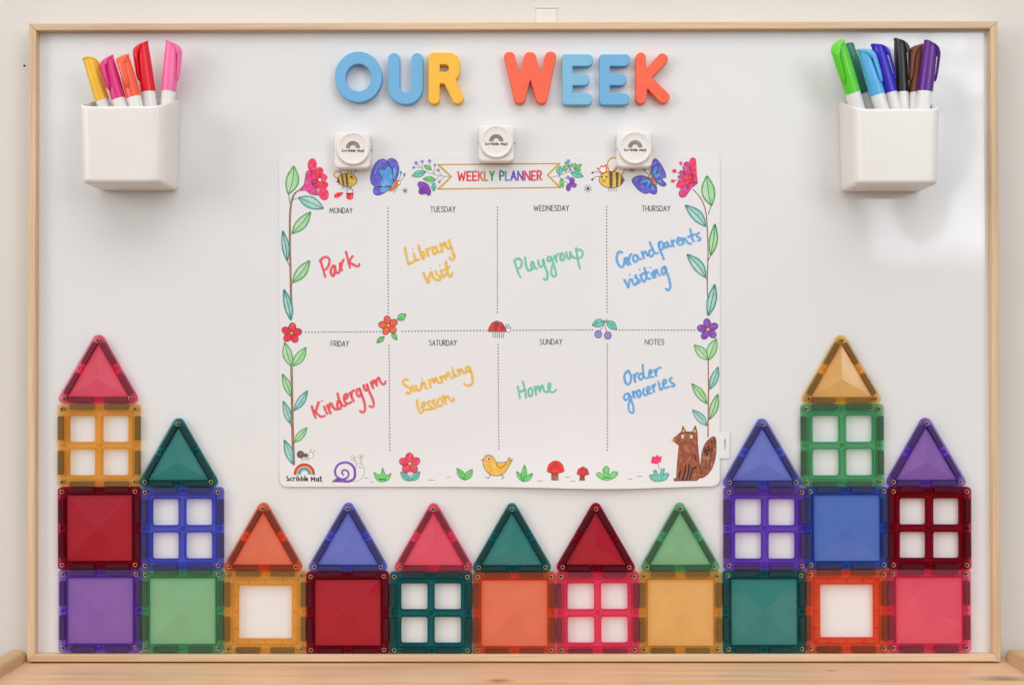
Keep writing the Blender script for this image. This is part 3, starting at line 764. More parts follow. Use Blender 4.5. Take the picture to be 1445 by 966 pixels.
def caps(a, text, x0, x1, y0, y1, w_, keys, slope=0.0, gap=.26):
    tot = sum(CAPS[c][0] if c != ' ' else .3 for c in text)+gap*(len(text)-1); kx = (x1-x0)/tot; x = 0; i = 0
    for c in text:
        if c == ' ': x += .3+gap; continue
        key = keys[i % len(keys)] if isinstance(keys, list) else keys; i += 1
        wd, st = CAPS[c]
        for s_ in st: a.line([(x0+(x+q[0])*kx, y0+q[1]*(y1-y0)+slope*(x+q[0])*kx) for q in s_], w_, key, sm=(c in ROUND and len(s_) > 4), n=4)
        x += wd+gap
vid = lambda q: q
for txt, xa, xb, ya, yb_ in (('MONDAY', 465.4, 497, 293.4, 300.6), ('TUESDAY', 607.6, 642.4, 291.4, 299), ('WEDNESDAY', 753.4, 802.6, 289.8, 297.4), ('THURSDAY', 906, 945.6, 290.4, 297.8),
                             ('FRIDAY', 467, 492, 481, 488.4), ('SATURDAY', 605.8, 644, 479.8, 487.2), ('SUNDAY', 762, 793.2, 478.4, 485.8), ('NOTES', 910.2, 937, 478.6, 486)):
    a = Art('printed_heading', vid); caps(a, txt, xa, xb, ya, yb_, .88, 'black'); a.done()
# dotted dividers
def dots(pts, vertical):
    a = Art('dotted_divider', vid)
    (xa, ya), (xb, yb_) = pts; L = hypot(xb-xa, yb_-ya); n = int(L/4.42)
    for i in range(n+1):
        x, y = xa+(xb-xa)*i/n, ya+(yb_-ya)*i/n
        rx, ry = (.80, .92) if vertical else (.98, .78)
        a.fill(rrect(x-rx, y-ry, x+rx, y+ry, .45, 2), 'dot')
        a.k -= 7e-6
    a.done()
for q in (((547.4, 294), (547.8, 441)), ((702, 292.5), (702, 440.5)), ((856, 292), (856.6, 440)), ((549, 487.5), (550.2, 635)), ((702.8, 486), (704, 633)), ((857, 485.5), (857.2, 634.5))): dots(q, True)
for q in (((431.5, 468.6), (536, 467.8)), ((568, 467.2), (687, 466)), ((725, 465.9), (836, 465.1)), ((874, 465.4), (980, 465.6))): dots(q, False)

# ---- handwriting
def note(view_, w_, key, strokes, ds=(), label=None, name='handwritten_note'):
    a = Art(name, view_, label=label)
    for s_ in strokes: a.line(s_, w_*random.uniform(1.0, 1.14), key, n=6, taper=(1.06, .9), jit=.05)
    for d_ in ds: a.dot(d_, w_*.42, key, ry=w_*.34)
    a.done()
note(view(440, 340, 16.1), 56, 'note_red', [
 [(200, 460), (235, 570), (270, 690), (305, 815)], [(190, 450), (250, 385), (320, 360), (385, 395), (402, 460), (375, 570), (305, 655)],
 [(525, 575), (485, 565), (435, 650), (432, 730), (480, 795), (510, 760), (520, 650), (522, 580), (550, 700), (590, 728), (628, 690), (638, 600), (636, 505)],
 [(640, 515), (660, 590), (685, 670)], [(662, 590), (688, 490), (722, 425)], [(778, 250), (810, 380), (845, 520), (868, 605)], [(928, 345), (885, 400), (855, 480)],
 [(862, 500), (940, 532), (1005, 570), (1058, 572), (1078, 525)]], label='red handwriting reading Park')
note(view(560, 325, 12.08), 42, 'note_yellow', [
 [(138, 300), (165, 440), (192, 565)], [(200, 572), (250, 552), (308, 522)], [(290, 400), (315, 490), (340, 512), (372, 495)], [(368, 260), (400, 370), (432, 480)],
 [(405, 385), (450, 370), (472, 420), (458, 475), (428, 482)], [(502, 325), (525, 400), (545, 440)], [(528, 375), (545, 315), (575, 290)],
 [(670, 275), (625, 290), (610, 350), (640, 405), (678, 365), (672, 285), (690, 350), (720, 372), (750, 355)], [(742, 232), (765, 310), (780, 358)], [(772, 300), (798, 222), (825, 215), (840, 270), (868, 312), (900, 300)],
 [(888, 172), (925, 290), (968, 410), (980, 468), (942, 502), (898, 462)],
 [(455, 732), (500, 830), (538, 890), (550, 800), (572, 722)], [(592, 715), (610, 790), (648, 830), (700, 848), (742, 835), (735, 790), (682, 745), (662, 695)],
 [(755, 680), (775, 775), (805, 792), (828, 745)], [(834, 535), (850, 640), (878, 755), (918, 785), (945, 730)], [(805, 672), (850, 650), (900, 618)]],
 [(270, 318), (570, 640), (730, 595)], 'yellow handwriting reading Library visit')
note(view(715, 335, 12.04), 40, 'note_teal', [
 [(132, 400), (170, 520), (205, 620), (234, 675)], [(132, 392), (190, 362), (242, 385), (258, 440), (240, 500), (202, 530)], [(315, 345), (325, 440), (345, 530), (385, 565), (428, 540)],
 [(455, 425), (428, 415), (415, 480), (430, 540), (462, 500), (452, 430), (480, 510), (518, 532)], [(535, 390), (555, 480), (595, 498), (620, 450), (614, 378)],
 [(618, 385), (655, 500), (690, 600), (688, 695), (660, 718), (630, 702)], [(755, 340), (718, 328), (688, 370), (712, 400), (752, 385), (762, 345), (790, 430), (828, 560), (838, 630), (803, 668), (765, 630), (758, 560), (782, 450)],
 [(812, 315), (835, 370), (850, 412)], [(832, 360), (850, 295), (882, 278)], [(930, 272), (912, 330), (930, 388), (968, 378), (978, 320), (950, 272)],
 [(1012, 255), (1030, 330), (1058, 365), (1084, 330), (1074, 248)], [(1078, 255), (1110, 320), (1150, 348)], [(1180, 185), (1195, 300), (1220, 430), (1244, 528)],
 [(1188, 215), (1250, 207), (1288, 250), (1283, 310), (1240, 348), (1175, 352)]], label='teal handwriting reading Playgroup')
note(view(860, 310, 9.2), 31, 'note_blue', [
 [(162, 425), (130, 415), (102, 450), (96, 520), (125, 590), (163, 615), (188, 580), (198, 500)], [(198, 500), (220, 560), (245, 592)], [(228, 495), (250, 545), (275, 578)], [(250, 520), (268, 460), (285, 448)],
 [(345, 458), (315, 470), (310, 525), (345, 545), (368, 510), (358, 462), (385, 508), (412, 508)], [(420, 418), (435, 460), (448, 500)], [(436, 450), (462, 408), (485, 450), (498, 470)],
 [(525, 292), (555, 370), (590, 428), (628, 434)], [(555, 392), (522, 402), (512, 450), (548, 478), (578, 430)], [(640, 302), (655, 390), (690, 470), (706, 512)], [(640, 320), (656, 288), (690, 300), (698, 350), (688, 382), (660, 398)],
 [(750, 292), (716, 312), (716, 356), (748, 356), (763, 312), (775, 342), (800, 345)], [(806, 272), (820, 320), (835, 346)], [(820, 305), (840, 265)], [(880, 290), (910, 270), (915, 240), (888, 236), (876, 290), (905, 326), (942, 318)],
 [(938, 242), (955, 290), (965, 308)], [(952, 265), (978, 242), (1000, 280), (1030, 308), (1058, 308)], [(1050, 125), (1065, 200), (1080, 258), (1102, 282)], [(1025, 222), (1070, 205), (1105, 188)],
 [(1162, 172), (1132, 190), (1142, 220), (1178, 240), (1178, 262), (1148, 272)],
 [(196, 782), (225, 840), (244, 876), (255, 820), (264, 772)], [(290, 772), (310, 830), (335, 842), (362, 803)], [(345, 720), (337, 745), (382, 780), (392, 808), (352, 826)], [(405, 718), (425, 780), (453, 798), (468, 770)],
 [(456, 628), (475, 700), (490, 758), (532, 764)], [(425, 702), (505, 682)], [(546, 692), (560, 730), (578, 752)], [(572, 662), (586, 700), (600, 742)], [(588, 700), (610, 650), (628, 690), (650, 722)],
 [(715, 612), (682, 640), (686, 698), (718, 698), (735, 640), (716, 612), (760, 720), (788, 830), (788, 880), (764, 912), (734, 896)]],
 [(265, 713), (390, 645), (530, 620)], 'blue handwriting reading Grandparents visiting')
note(view(430, 520, 11.56), 42, 'note_red', [
 [(116, 615), (145, 710), (178, 800)], [(224, 550), (195, 650), (162, 712)], [(168, 690), (220, 750), (270, 782), (328, 765)], [(320, 622), (348, 700), (370, 735)], [(368, 592), (400, 680), (424, 730)],
 [(398, 645), (415, 572), (440, 577), (460, 620), (500, 662), (545, 658)], [(535, 402), (560, 500), (600, 580), (640, 607), (674, 595)], [(548, 520), (530, 590), (550, 648), (588, 638), (590, 560), (552, 512)],
 [(652, 490), (690, 470), (698, 422), (660, 422), (640, 480), (660, 548), (710, 568), (758, 542)], [(738, 392), (770, 470), (800, 530)], [(762, 445), (772, 375), (802, 352)],
 [(888, 328), (852, 350), (852, 420), (890, 448), (918, 410), (895, 330)], [(897, 335), (940, 450), (978, 580), (982, 670), (950, 710), (902, 690)], [(962, 275), (975, 330), (1005, 352), (1024, 310), (1014, 255)],
 [(1016, 260), (1050, 370), (1098, 470), (1126, 570), (1108, 625), (1054, 608)], [(1082, 218), (1100, 270), (1118, 316)], [(1102, 255), (1125, 192), (1145, 202), (1165, 250), (1180, 280)], [(1162, 235), (1195, 152), (1215, 162), (1240, 220), (1275, 252), (1308, 238), (1318, 205)]],
 [(278, 528)], 'red handwriting reading Kindergym')
note(view(560, 505, 11.37), 39, 'note_yellow', [
 [(172, 350), (140, 337), (102, 365), (102, 410), (150, 448), (213, 490), (218, 545), (180, 572), (158, 552)], [(242, 442), (256, 500), (285, 528), (304, 490), (300, 432), (325, 500), (360, 522), (388, 490)],
 [(388, 475), (410, 395), (440, 400), (456, 468), (490, 483)], [(512, 352), (530, 420), (545, 466)], [(530, 410), (560, 342), (580, 342), (598, 398)], [(598, 375), (628, 317), (650, 370), (690, 398), (728, 378)],
 [(692, 292), (712, 330), (728, 368)], [(716, 320), (758, 282), (790, 338)], [(785, 308), (818, 237), (840, 262), (860, 308), (890, 318), (914, 300)], [(896, 195), (910, 250), (940, 288), (974, 283)],
 [(972, 188), (1000, 240), (1014, 266)], [(990, 215), (1030, 182), (1050, 220), (1085, 238), (1108, 228)], [(1150, 138), (1112, 152), (1107, 198), (1145, 212), (1168, 170), (1152, 138)], [(1164, 152), (1200, 250), (1214, 340), (1208, 408), (1150, 442), (1080, 412)],
 [(320, 672), (335, 760), (360, 855), (390, 876), (428, 840)], [(402, 788), (440, 760), (448, 712), (416, 712), (402, 770), (432, 825), (500, 818)], [(528, 692), (497, 710), (507, 745), (548, 780), (548, 818), (490, 823)],
 [(598, 668), (577, 695), (602, 740), (638, 770), (618, 798), (565, 804)], [(690, 642), (652, 680), (652, 748), (700, 768), (733, 720), (718, 652), (690, 642)], [(746, 608), (770, 680), (785, 730)], [(766, 660), (800, 612), (825, 622), (850, 668), (890, 692), (918, 670), (905, 638)]],
 [(895, 155), (402, 332)], 'yellow handwriting reading Swimming lesson')
note(view(720, 530, 18.06), 58, 'note_teal', [
 [(192, 270), (215, 400), (248, 570)], [(320, 148), (350, 260), (385, 430), (404, 555)], [(225, 412), (300, 385), (392, 348)], [(520, 312), (468, 360), (470, 480), (510, 522), (556, 480), (566, 380), (535, 315)],
 [(622, 278), (645, 390), (660, 482)], [(645, 370), (688, 270), (714, 278), (740, 360), (763, 412)], [(760, 370), (790, 265), (824, 255), (845, 330), (880, 400), (930, 415), (970, 392)],
 [(980, 385), (1018, 300), (1018, 205), (978, 200), (964, 290), (990, 375), (1060, 415), (1130, 397), (1176, 348)]], label='teal handwriting reading Home')
note(view(870, 505, 11.37), 37, 'note_blue', [
 [(188, 202), (138, 250), (127, 330), (156, 405), (194, 420), (228, 370), (232, 290), (205, 218)], [(276, 272), (290, 330), (300, 382)], [(290, 330), (305, 265), (336, 238)], [(420, 110), (425, 200), (440, 298), (480, 322), (518, 305)],
 [(418, 252), (372, 257), (357, 310), (386, 347), (426, 312)], [(532, 260), (563, 235), (558, 192), (532, 202), (522, 260), (546, 303), (590, 298)], [(612, 192), (625, 240), (636, 286)], [(630, 245), (656, 172), (710, 152)],
 [(190, 568), (142, 580), (118, 630), (147, 672), (193, 643), (204, 578)], [(205, 582), (230, 660), (268, 770), (272, 858), (240, 876), (202, 840), (192, 760), (215, 672), (248, 615)], [(260, 542), (275, 600), (289, 636)], [(270, 598), (290, 540), (313, 540)],
 [(355, 512), (327, 560), (342, 617), (378, 612), (387, 552), (360, 512)], [(444, 492), (427, 530), (442, 587), (484, 587), (508, 570)], [(492, 538), (528, 510), (528, 462), (498, 464), (492, 530), (520, 567), (558, 558)],
 [(576, 442), (590, 500), (604, 541)], [(590, 490), (610, 428), (628, 416)], [(681, 402), (695, 480), (720, 506), (743, 470)], [(747, 418), (788, 400), (793, 357), (758, 352), (747, 420), (780, 477), (842, 458)],
 [(882, 318), (852, 345), (872, 385), (927, 420), (922, 452), (878, 448)]], [(665, 368)], 'blue handwriting reading Order groceries')

# ---- drawings along the border
vA, vB, vC = view(380, 170, 6.0208), view(580, 170, 6.0208), view(800, 170, 6.0208)
vD, vE, vF, vG, vH = view(395, 215, 10.733), view(515, 215, 12.04), view(770, 215, 12.04), view(880, 215, 10.32), view(395, 620, 12.04)
vI, vJ, vK, vL, vM, vN, vO, vQ = view(380, 590, 4.516), view(640, 590, 3.6125), view(840, 470, 4.2), view(380, 450, 3.867), view(540, 310, 6.018), view(680, 310, 5.684), view(840, 310, 5.68), view(380, 280, 4.83)
def star(a, c, r):
    for i in range(4):
        an = .35+i*pi/4; a.line([(c[0]-r*cos(an), c[1]-r*sin(an)), (c[0]+r*cos(an), c[1]+r*sin(an))], r*.12, 'line', sm=False)
    a.dot(c, r*.2, 'black')
# vine, upper left
a = Art('vine_drawing', vQ)
st = [(212, -58), (178, -38), (155, 10), (143, 90), (140, 237), (144, 460), (147, 600), (150, 720)]
a.line(st, 15, 'stem', taper=(.5, 1)); a.line([(x-5, y) for x, y in st], 3.6, 'stem_line'); a.line([(x+5, y) for x, y in st], 3, 'stem_line')
a.line([(131, -30), (140, 30), (147, 36)], 5, 'green_line')
a.line([(200, -4), (175, 3), (155, 14)], 4, 'stem_line'); a.line([(122, 425), (138, 458)], 5, 'teal_line'); a.line([(160, 570), (147, 603)], 4, 'stem_line'); a.line([(157, 237), (142, 250)], 4, 'stem_line')
a.leaf((131, -30), (167, -219), 82, bow=.3); a.leaf((200, -4), (368, 68), 74, 'teal', bow=-.15); a.leaf((157, 237), (281, 93), 66); a.leaf((122, 422), (92, 222), 46, 'teal'); a.leaf((161, 570), (274, 424), 66); a.leaf((147, 826), (100, 620), 50, 'teal')
a.done()
a = Art('flower_drawing', vD)
a.oval((490, 192), 66, 98, 'pink', 8, 'magenta'); a.oval((600, 285), 56, 60, 'pink', 8, 'magenta'); a.oval((648, 382), 68, 58, 'pink', 8, 'magenta')
a.fill([(440, 270), (560, 260), (640, 380), (590, 560), (480, 480)], 'crimson', True)
a.oval((645, 492), 82, 62, 'crimson', 8, 'magenta'); a.oval((662, 630), 74, 96, 'pink', 8, 'magenta', rot=-.35)
a.blob([(432, 272), (395, 315), (380, 410), (362, 490), (300, 572), (390, 578), (470, 632), (580, 650), (575, 600), (505, 500), (480, 420), (478, 320)], 'magenta', 8, 'line')
a.oval((525, 440), 48, 26, 'magenta', 7, rot=-.5); a.oval((528, 495), 40, 22, 'magenta', 7); a.oval((510, 290), 22, 24, 'magenta', 6); a.oval((605, 415), 24, 22, 'paper', 6); a.line([(430, 470), (470, 560), (520, 610)], 6, 'pink')
a.done()
def bee_stripe(a, pts, key='bee_brown'): a.fill(pts, key)
a = Art('bee_drawing', vD)
a.line([(885, 392), (835, 375), (820, 330), (850, 292), (900, 300), (940, 340)], 20, 'gold'); a.line([(885, 392), (835, 375), (820, 330), (850, 292), (900, 300), (940, 340)], 6, 'gold_line')
a.line([(940, 330), (912, 270), (915, 200)], 16, 'gold'); a.line([(1035, 320), (1040, 270), (1030, 200)], 16, 'gold'); a.line([(940, 330), (912, 270), (915, 200)], 5, 'gold_line'); a.line([(1035, 320), (1040, 270), (1030, 200)], 5, 'gold_line')
a.oval((1020, 418), 148, 104, 'amber', 8, 'line', rot=.05)
bee_stripe(a, [(922, 345), (950, 335), (985, 500), (975, 515), (950, 508)]); bee_stripe(a, [(988, 325), (1018, 318), (1045, 505), (1005, 518)]); bee_stripe(a, [(876, 400), (890, 385), (925, 495), (905, 485), (880, 440)])
a.fill([(870, 425), (855, 450), (885, 455)], 'black')
a.line([(1085, 312), (1078, 270), (1095, 240)], 8, 'line'); a.line([(1120, 322), (1145, 275), (1180, 255)], 8, 'line'); a.oval((1190, 256), 18, 11, 'brown_dark')
a.dot((1085, 372), 19, 'brown_dark'); a.line([(1105, 395), (1125, 412), (1142, 400)], 6, 'line')
for x in (945, 970, 995, 1020): a.line([(x, 515), (x-8, 555)], 6, 'line')
a.line([(1045, 510), (1060, 560)], 6, 'line'); a.line([(1080, 500), (1078, 555)], 6, 'line')
a.line([(1012, 625), (1020, 570), (1060, 540), (1100, 570), (1110, 625)], 8, 'line'); a.blob([(1008, 615), (1112, 615), (1105, 690), (1080, 715), (1035, 715), (1008, 690)], 'red', 6, 'crimson', sm=False); a.line([(1012, 628), (1108, 628)], 14, 'brown_dark')
a.blob([(822, 660), (850, 620), (900, 608), (955, 610), (930, 645), (880, 680), (835, 684)], 'red', 6, 'crimson'); a.done()
# butterfly, left
a = Art('butterfly_drawing', vE)
a.blob([(375, 150), (460, 100), (540, 150), (578, 260), (575, 340), (550, 430), (490, 490), (465, 310)], 'violet', 8)
a.blob([(375, 150), (300, 112), (200, 160), (120, 290), (92, 430), (110, 530), (180, 580), (330, 590), (440, 570), (490, 480), (470, 320), (430, 220)], 'violet', 8)
a.blob([(170, 585), (140, 650), (160, 710), (230, 730), (330, 690), (410, 630), (450, 580), (300, 582)], 'violet', 8)
a.blob([(480, 482), (460, 320), (440, 250), (400, 237), (360, 260), (345, 295), (290, 277), (235, 300), (235, 350), (290, 430), (257, 480), (260, 550), (300, 585), (440, 570)], 'sky', 9)
a.blob([(490, 470), (470, 300), (500, 250), (535, 260), (540, 330), (510, 460)], 'sky', 8); a.blob([(430, 592), (300, 587), (245, 630), (260, 670), (340, 680), (410, 625)], 'sky', 8)
a.line([(270, 170), (200, 260), (170, 350)], 26, 'lilac'); a.line([(300, 150), (350, 160)], 22, 'lilac')
a.blob([(545, 467), (580, 490), (588, 540), (520, 600), (440, 660), (410, 650), (430, 610), (490, 550), (505, 490)], 'orange', 7)
for q in (((490, 540), (530, 590)), ((460, 580), (500, 620)), ((435, 610), (465, 645)), ((520, 505), (560, 555))): a.line(q, 6, 'brown', sm=False)
a.oval((580, 520), 22, 30, 'paper', 6)
a.line([(565, 470), (600, 410), (610, 360)], 7, 'line'); a.line([(590, 488), (640, 450), (668, 395)], 7, 'line'); a.oval((610, 345), 15, 25, 't_blue', 6); a.oval((670, 378), 16, 24, 't_blue', 6)
for i in range(4): a.line([(478+i*20, 650-i*22), (495+i*20, 695-i*22)], 6, 'line')
star(a, (680, 650), 52); a.done()
# sprig left of the banner
a = Art('sprig_drawing', vE)
for s_ in ([(1440, 416), (1310, 402), (1190, 376), (1040, 330), (960, 266), (890, 200)], [(1190, 376), (1130, 290), (1097, 165)], [(980, 280), (972, 165)], [(1175, 352), (1188, 225)], [(1310, 402), (1245, 305)],
           [(935, 252), (830, 258)], [(1350, 412), (1262, 498)], [(1265, 400), (1190, 480), (1070, 555)], [(1040, 330), (1020, 335)]): a.line(s_, 7, 'stem_line')
a.leaf((1130, 295), (1003, 222), 80, solid=True, ow=7); a.leaf((1030, 335), (797, 402), 112, 'teal', solid=True, ow=8); a.leaf((1195, 460), (985, 450), 92, solid=True, ow=8); a.leaf((1172, 512), (1170, 662), 78, 'teal', solid=True, ow=7)
for x, y, r in ((868, 180, 28), (970, 155, 24), (1097, 145, 24), (1188, 213, 18), (1243, 300, 22), (825, 257, 19), (1262, 500, 20)): a.oval((x, y), r, r, 'lilac', 7, 'violet', n=20)
a.blob([(898, 560), (905, 515), (960, 497), (1050, 530), (1112, 630), (1112, 705), (1075, 732), (1032, 700), (960, 716), (912, 675), (925, 612)], 'purple', 8); a.oval((970, 650), 46, 52, 't_violet'); a.line([(930, 610), (970, 590), (1020, 620), (1030, 690)], 7, 'line'); a.done()
# banner
a = Art('banner_drawing', vB)
bo = [(225, 375), (1266, 366), (1160, 465), (1272, 568), (226, 583), (340, 478)]
a.line(bo, 11, 'gold', sm=False, closed=True)
for q in ([(225, 375), (340, 478), (226, 583), (262, 574), (352, 478), (262, 384)], [(1266, 366), (1160, 465), (1272, 568), (1238, 560), (1150, 465), (1232, 374)]): a.fill(q, 't_yellow')
a.line(bo, 4.5, 'gold_line', sm=False, closed=True); a.done()
a = Art('banner_title', vB)
KT = ['t_pink', 't_red', 't_red', 't_orange', 't_yellow', 't_green', 't_teal', 't_blue', 't_violet', 't_violet', 't_red', 't_pink', 't_red']
KL = ['crimson', 'crimson', 'crimson', 'coralred', 'gold_line', 'green_line', 'teal_line', 'sky', 'violet', 'purple', 'magenta', 'crimson', 'crimson']
caps(a, 'WEEKLY PLANNER', 398, 1108, 436, 510, 15, KT, -.008, .30); caps(a, 'WEEKLY PLANNER', 398, 1108, 436, 510, 7.5, KL, -.008, .30); a.done()
# sprig right of the banner
a = Art('sprig_drawing', vF)
for s_ in ([(95, 425), (160, 408), (215, 402)], [(215, 402), (300, 370), (390, 330), (490, 282)], [(345, 330), (380, 250), (380, 160)], [(215, 402), (290, 470), (375, 522)], [(265, 455), (350, 430)], [(400, 330), (415, 280)]): a.line(s_, 8, 'stem_line')
a.leaf((225, 380), (245, 232), 110, 'teal', solid=True, ow=8); a.leaf((345, 330), (300, 225), 62, solid=True, ow=7); a.leaf((380, 240), (330, 165), 52, solid=True, ow=7); a.leaf((390, 255), (462, 192), 55, solid=True, ow=7)
a.leaf((490, 282), (505, 178), 56, solid=True, ow=7); a.leaf((495, 285), (612, 200), 62, solid=True, ow=7); a.leaf((500, 288), (600, 298), 42, solid=True, ow=7); a.leaf((425, 342), (640, 412), 112, 'teal', solid=True, ow=8, bow=-.2); a.leaf((260, 450), (292, 598), 66, solid=True, ow=7)
for x, y, r in ((383, 150, 28), (412, 283, 16), (380, 425, 28)): a.oval((x, y), r, r, 'lilac', 7, 'violet', n=20)
a.oval((447, 475), 44, 48, 'purple', 7, rot=-.3); a.oval((482, 558), 42, 36, 'purple', 7); a.oval((390, 590), 40, 66, 'purple', 7, rot=.15); a.oval((425, 535), 30, 26, 'purple'); a.done()
# crowned bee, right
a = Art('bee_drawing', vF, label='bee drawing wearing a little orange crown')
wg = [(1085, 320), (1052, 220), (1080, 130), (1160, 95), (1235, 130), (1248, 210), (1200, 290), (1150, 330)]; w2 = [(1150, 330), (1200, 255), (1270, 235), (1330, 265), (1325, 330), (1275, 385), (1225, 345)]
for q in (wg, w2): a.fill(q, 'paper', True); a.line(q, 26, 'amber', closed=True); a.line(q, 8, 'gold_line', closed=True)
a.blob([(960, 355), (878, 270), (920, 275), (950, 228), (980, 250), (1022, 215), (1035, 330)], 'paper', 22, 'coralred', sm=False)
a.oval((1115, 465), 208, 140, 'amber', 9, 'line')
bee_stripe(a, [(1075, 330), (1140, 328), (1135, 600), (1085, 602)]); bee_stripe(a, [(1190, 338), (1240, 352), (1230, 580), (1195, 592)]); bee_stripe(a, [(1280, 388), (1322, 460), (1310, 520), (1268, 555)])
a.fill([(1318, 450), (1348, 472), (1318, 490)], 'black')
a.dot((955, 418), 15, 'black'); a.dot((1035, 418), 15, 'black'); a.line([(970, 455), (980, 490), (1005, 490), (1022, 452)], 9, 'line')
a.line([(955, 375), (890, 330), (815, 335)], 8, 'line'); a.line([(912, 412), (850, 415), (805, 445)], 8, 'line'); a.oval((797, 345), 20, 15, 'brown_dark'); a.oval((792, 460), 20, 16, 'brown_dark')
for i in range(6): a.line([(1065+i*28, 606), (1068+i*28, 665)], 6, 'grey')
star(a, (718, 615), 68); a.done()
# butterfly, right
a = Art('butterfly_drawing', vG); 
a.blob([(415, 380), (395, 260), (410, 160), (462, 90), (540, 170), (600, 280), (615, 360), (560, 390), (620, 460), (590, 495), (530, 480), (480, 430)], 'violet', 8)
a.blob([(390, 385), (300, 345), (200, 345), (120, 405), (180, 510), (260, 580), (330, 602), (375, 585), (430, 610), (480, 590), (480, 500), (440, 450)], 'violet', 8)
a.blob([(445, 365), (425, 290), (445, 215), (490, 200), (495, 250), (470, 310), (530, 290), (550, 320), (500, 370)], 'sky', 8); a.blob([(480, 410), (540, 400), (565, 435), (520, 450)], 'sky', 8)
a.blob([(395, 400), (320, 385), (240, 430), (235, 460), (320, 440), (345, 440), (320, 500), (350, 510), (395, 440)], 'sky', 8); a.blob([(410, 470), (440, 500), (450, 545), (425, 560), (400, 530)], 'sky', 8)
a.line([(420, 180), (470, 140)], 18, 'lilac'); a.line([(170, 400), (230, 370)], 18, 'lilac')
a.blob([(398, 380), (425, 365), (485, 455), (470, 478), (445, 470)], 'orange', 6); a.oval((390, 350), 26, 34, 'gold', 6)
a.line([(380, 330), (330, 295), (303, 255)], 7, 'line'); a.line([(395, 320), (375, 270), (362, 230)], 7, 'line'); a.oval((300, 250), 13, 16, 't_blue', 5); a.oval((362, 226), 12, 16, 't_blue', 5)
star(a, (118, 238), 62); a.done()
# flower, right
a = Art('flower_drawing', vG)
a.blob([(955, 140), (990, 85), (1040, 90), (1055, 150), (1062, 300), (1075, 440), (1000, 380), (960, 260)], 'pink', 8, 'magenta'); a.blob([(870, 270), (880, 170), (915, 138), (955, 165), (990, 300), (1000, 400), (920, 400)], 'magenta', 8, 'line')
a.blob([(840, 350), (810, 300), (830, 265), (875, 280), (930, 340), (920, 400), (850, 385), (795, 370), (800, 335)], 'magenta', 7); a.blob([(765, 490), (790, 430), (830, 395), (920, 400), (1070, 440), (900, 480), (830, 515), (785, 512)], 'pink', 8, 'magenta')
a.blob([(1078, 440), (960, 455), (850, 510), (808, 590), (820, 640), (860, 655), (910, 630), (980, 530)], 'magenta', 8, 'line'); a.blob([(890, 350), (930, 310), (985, 330), (1000, 390), (1050, 432), (940, 440), (895, 400)], 'crimson', 6)
a.oval((1022, 325), 20, 22, 'pink', 5); a.oval((940, 500), 24, 16, 'crimson', 5)
a.line([(875, 260), (850, 200)], 6, 'line'); a.line([(825, 318), (760, 285)], 6, 'line'); a.line([(820, 395), (745, 412)], 6, 'line')
a.oval((834, 160), 22, 26, 'pink', 6, 'magenta'); a.oval((738, 272), 30, 25, 'pink', 6, 'magenta'); a.oval((718, 418), 28, 21, 'pink', 6, 'magenta'); a.done()
# vine, upper right
a = Art('vine_drawing', vO)
st = [(783, -242), (840, -180), (880, -90), (895, 20), (903, 200), (903, 330), (898, 500), (903, 640)]
a.line(st, 9, 'brown', taper=(.8, .8)); a.line([(x-3, y) for x, y in st], 3, 'stem_line')
a.line([(931, -115), (905, -42)], 6, 'green_line'); a.line([(925, 285), (905, 328)], 6, 'green_line'); a.line([(885, 50), (900, 72)], 4, 'stem_line'); a.line([(885, 460), (900, 500)], 4, 'stem_line')
a.leaf((931, -115), (896, -350), 100, bow=-.25); a.leaf((885, 52), (722, -115), 78, 'teal', bow=.3); a.leaf((926, 285), (960, 35), 62, bow=.1); a.leaf((886, 460), (737, 278), 78, 'teal', bow=.3); a.leaf((905, 766), (958, 518), 66, 'teal', bow=.1); a.done()
# flowers and fruit on the centre line
a = Art('flower_drawing', vQ); a.petals((152, 917), 68, 5, 'crimson', 4.5, a0=-1.45); a.done()
a = Art('flower_drawing', vL); a.leaf((628, 96), (587, 130), 26, solid=True, ow=3.4); a.leaf((670, 72), (696, 114), 24, solid=True, ow=3.4); a.petals((650, 35), 52, 5, 'coralred', 3.4, a0=-.5)
a.leaf((700, 3), (745, -27), 36, solid=True, ow=3.4); a.done()
a = Art('ladybird_drawing', vN)
a.blob([(52, 895), (60, 860), (85, 825), (120, 811), (160, 825), (185, 860), (192, 895)], 'red', 6, 'line', sm=False)
for x, y, r in ((122, 838, 13), (103, 867, 15), (160, 865, 12)): a.oval((x, y), r, r, 'bee_brown', 4, n=16)
for i in range(6): a.line([(88+i*18, 900), (92+i*16, 945)], 4.5, 'line')
a.oval((213, 877), 20, 24, 'paper', 4); a.dot((207, 870), 5, 'line'); a.dot((220, 870), 5, 'line'); a.line([(203, 855), (192, 835)], 4, 'line'); a.line([(212, 853), (214, 833)], 4, 'line'); a.line([(196, 868), (186, 862)], 4, 'line'); a.done()
a = Art('berry_drawing', vN)
a.line([(975, 850), (945, 890)], 4.5, 'stem_line'); a.line([(985, 845), (1000, 900)], 4.5, 'stem_line'); a.line([(975, 845), (1003, 792)], 5, 'stem_line')
a.leaf((984, 814), (884, 846), 62, 'teal', solid=True, ow=4.5); a.leaf((998, 812), (1082, 882), 60, 'teal', solid=True, ow=4.5, bow=-.2); a.oval((933, 917), 28, 31, 'lilac', 4.5); a.oval((1010, 927), 28, 31, 'lilac', 4.5); a.done()
a = Art('flower_drawing', vO); a.petals((903, 878), 84, 5, 'purple', 4.5, a0=-.45, pr=.34); a.done()
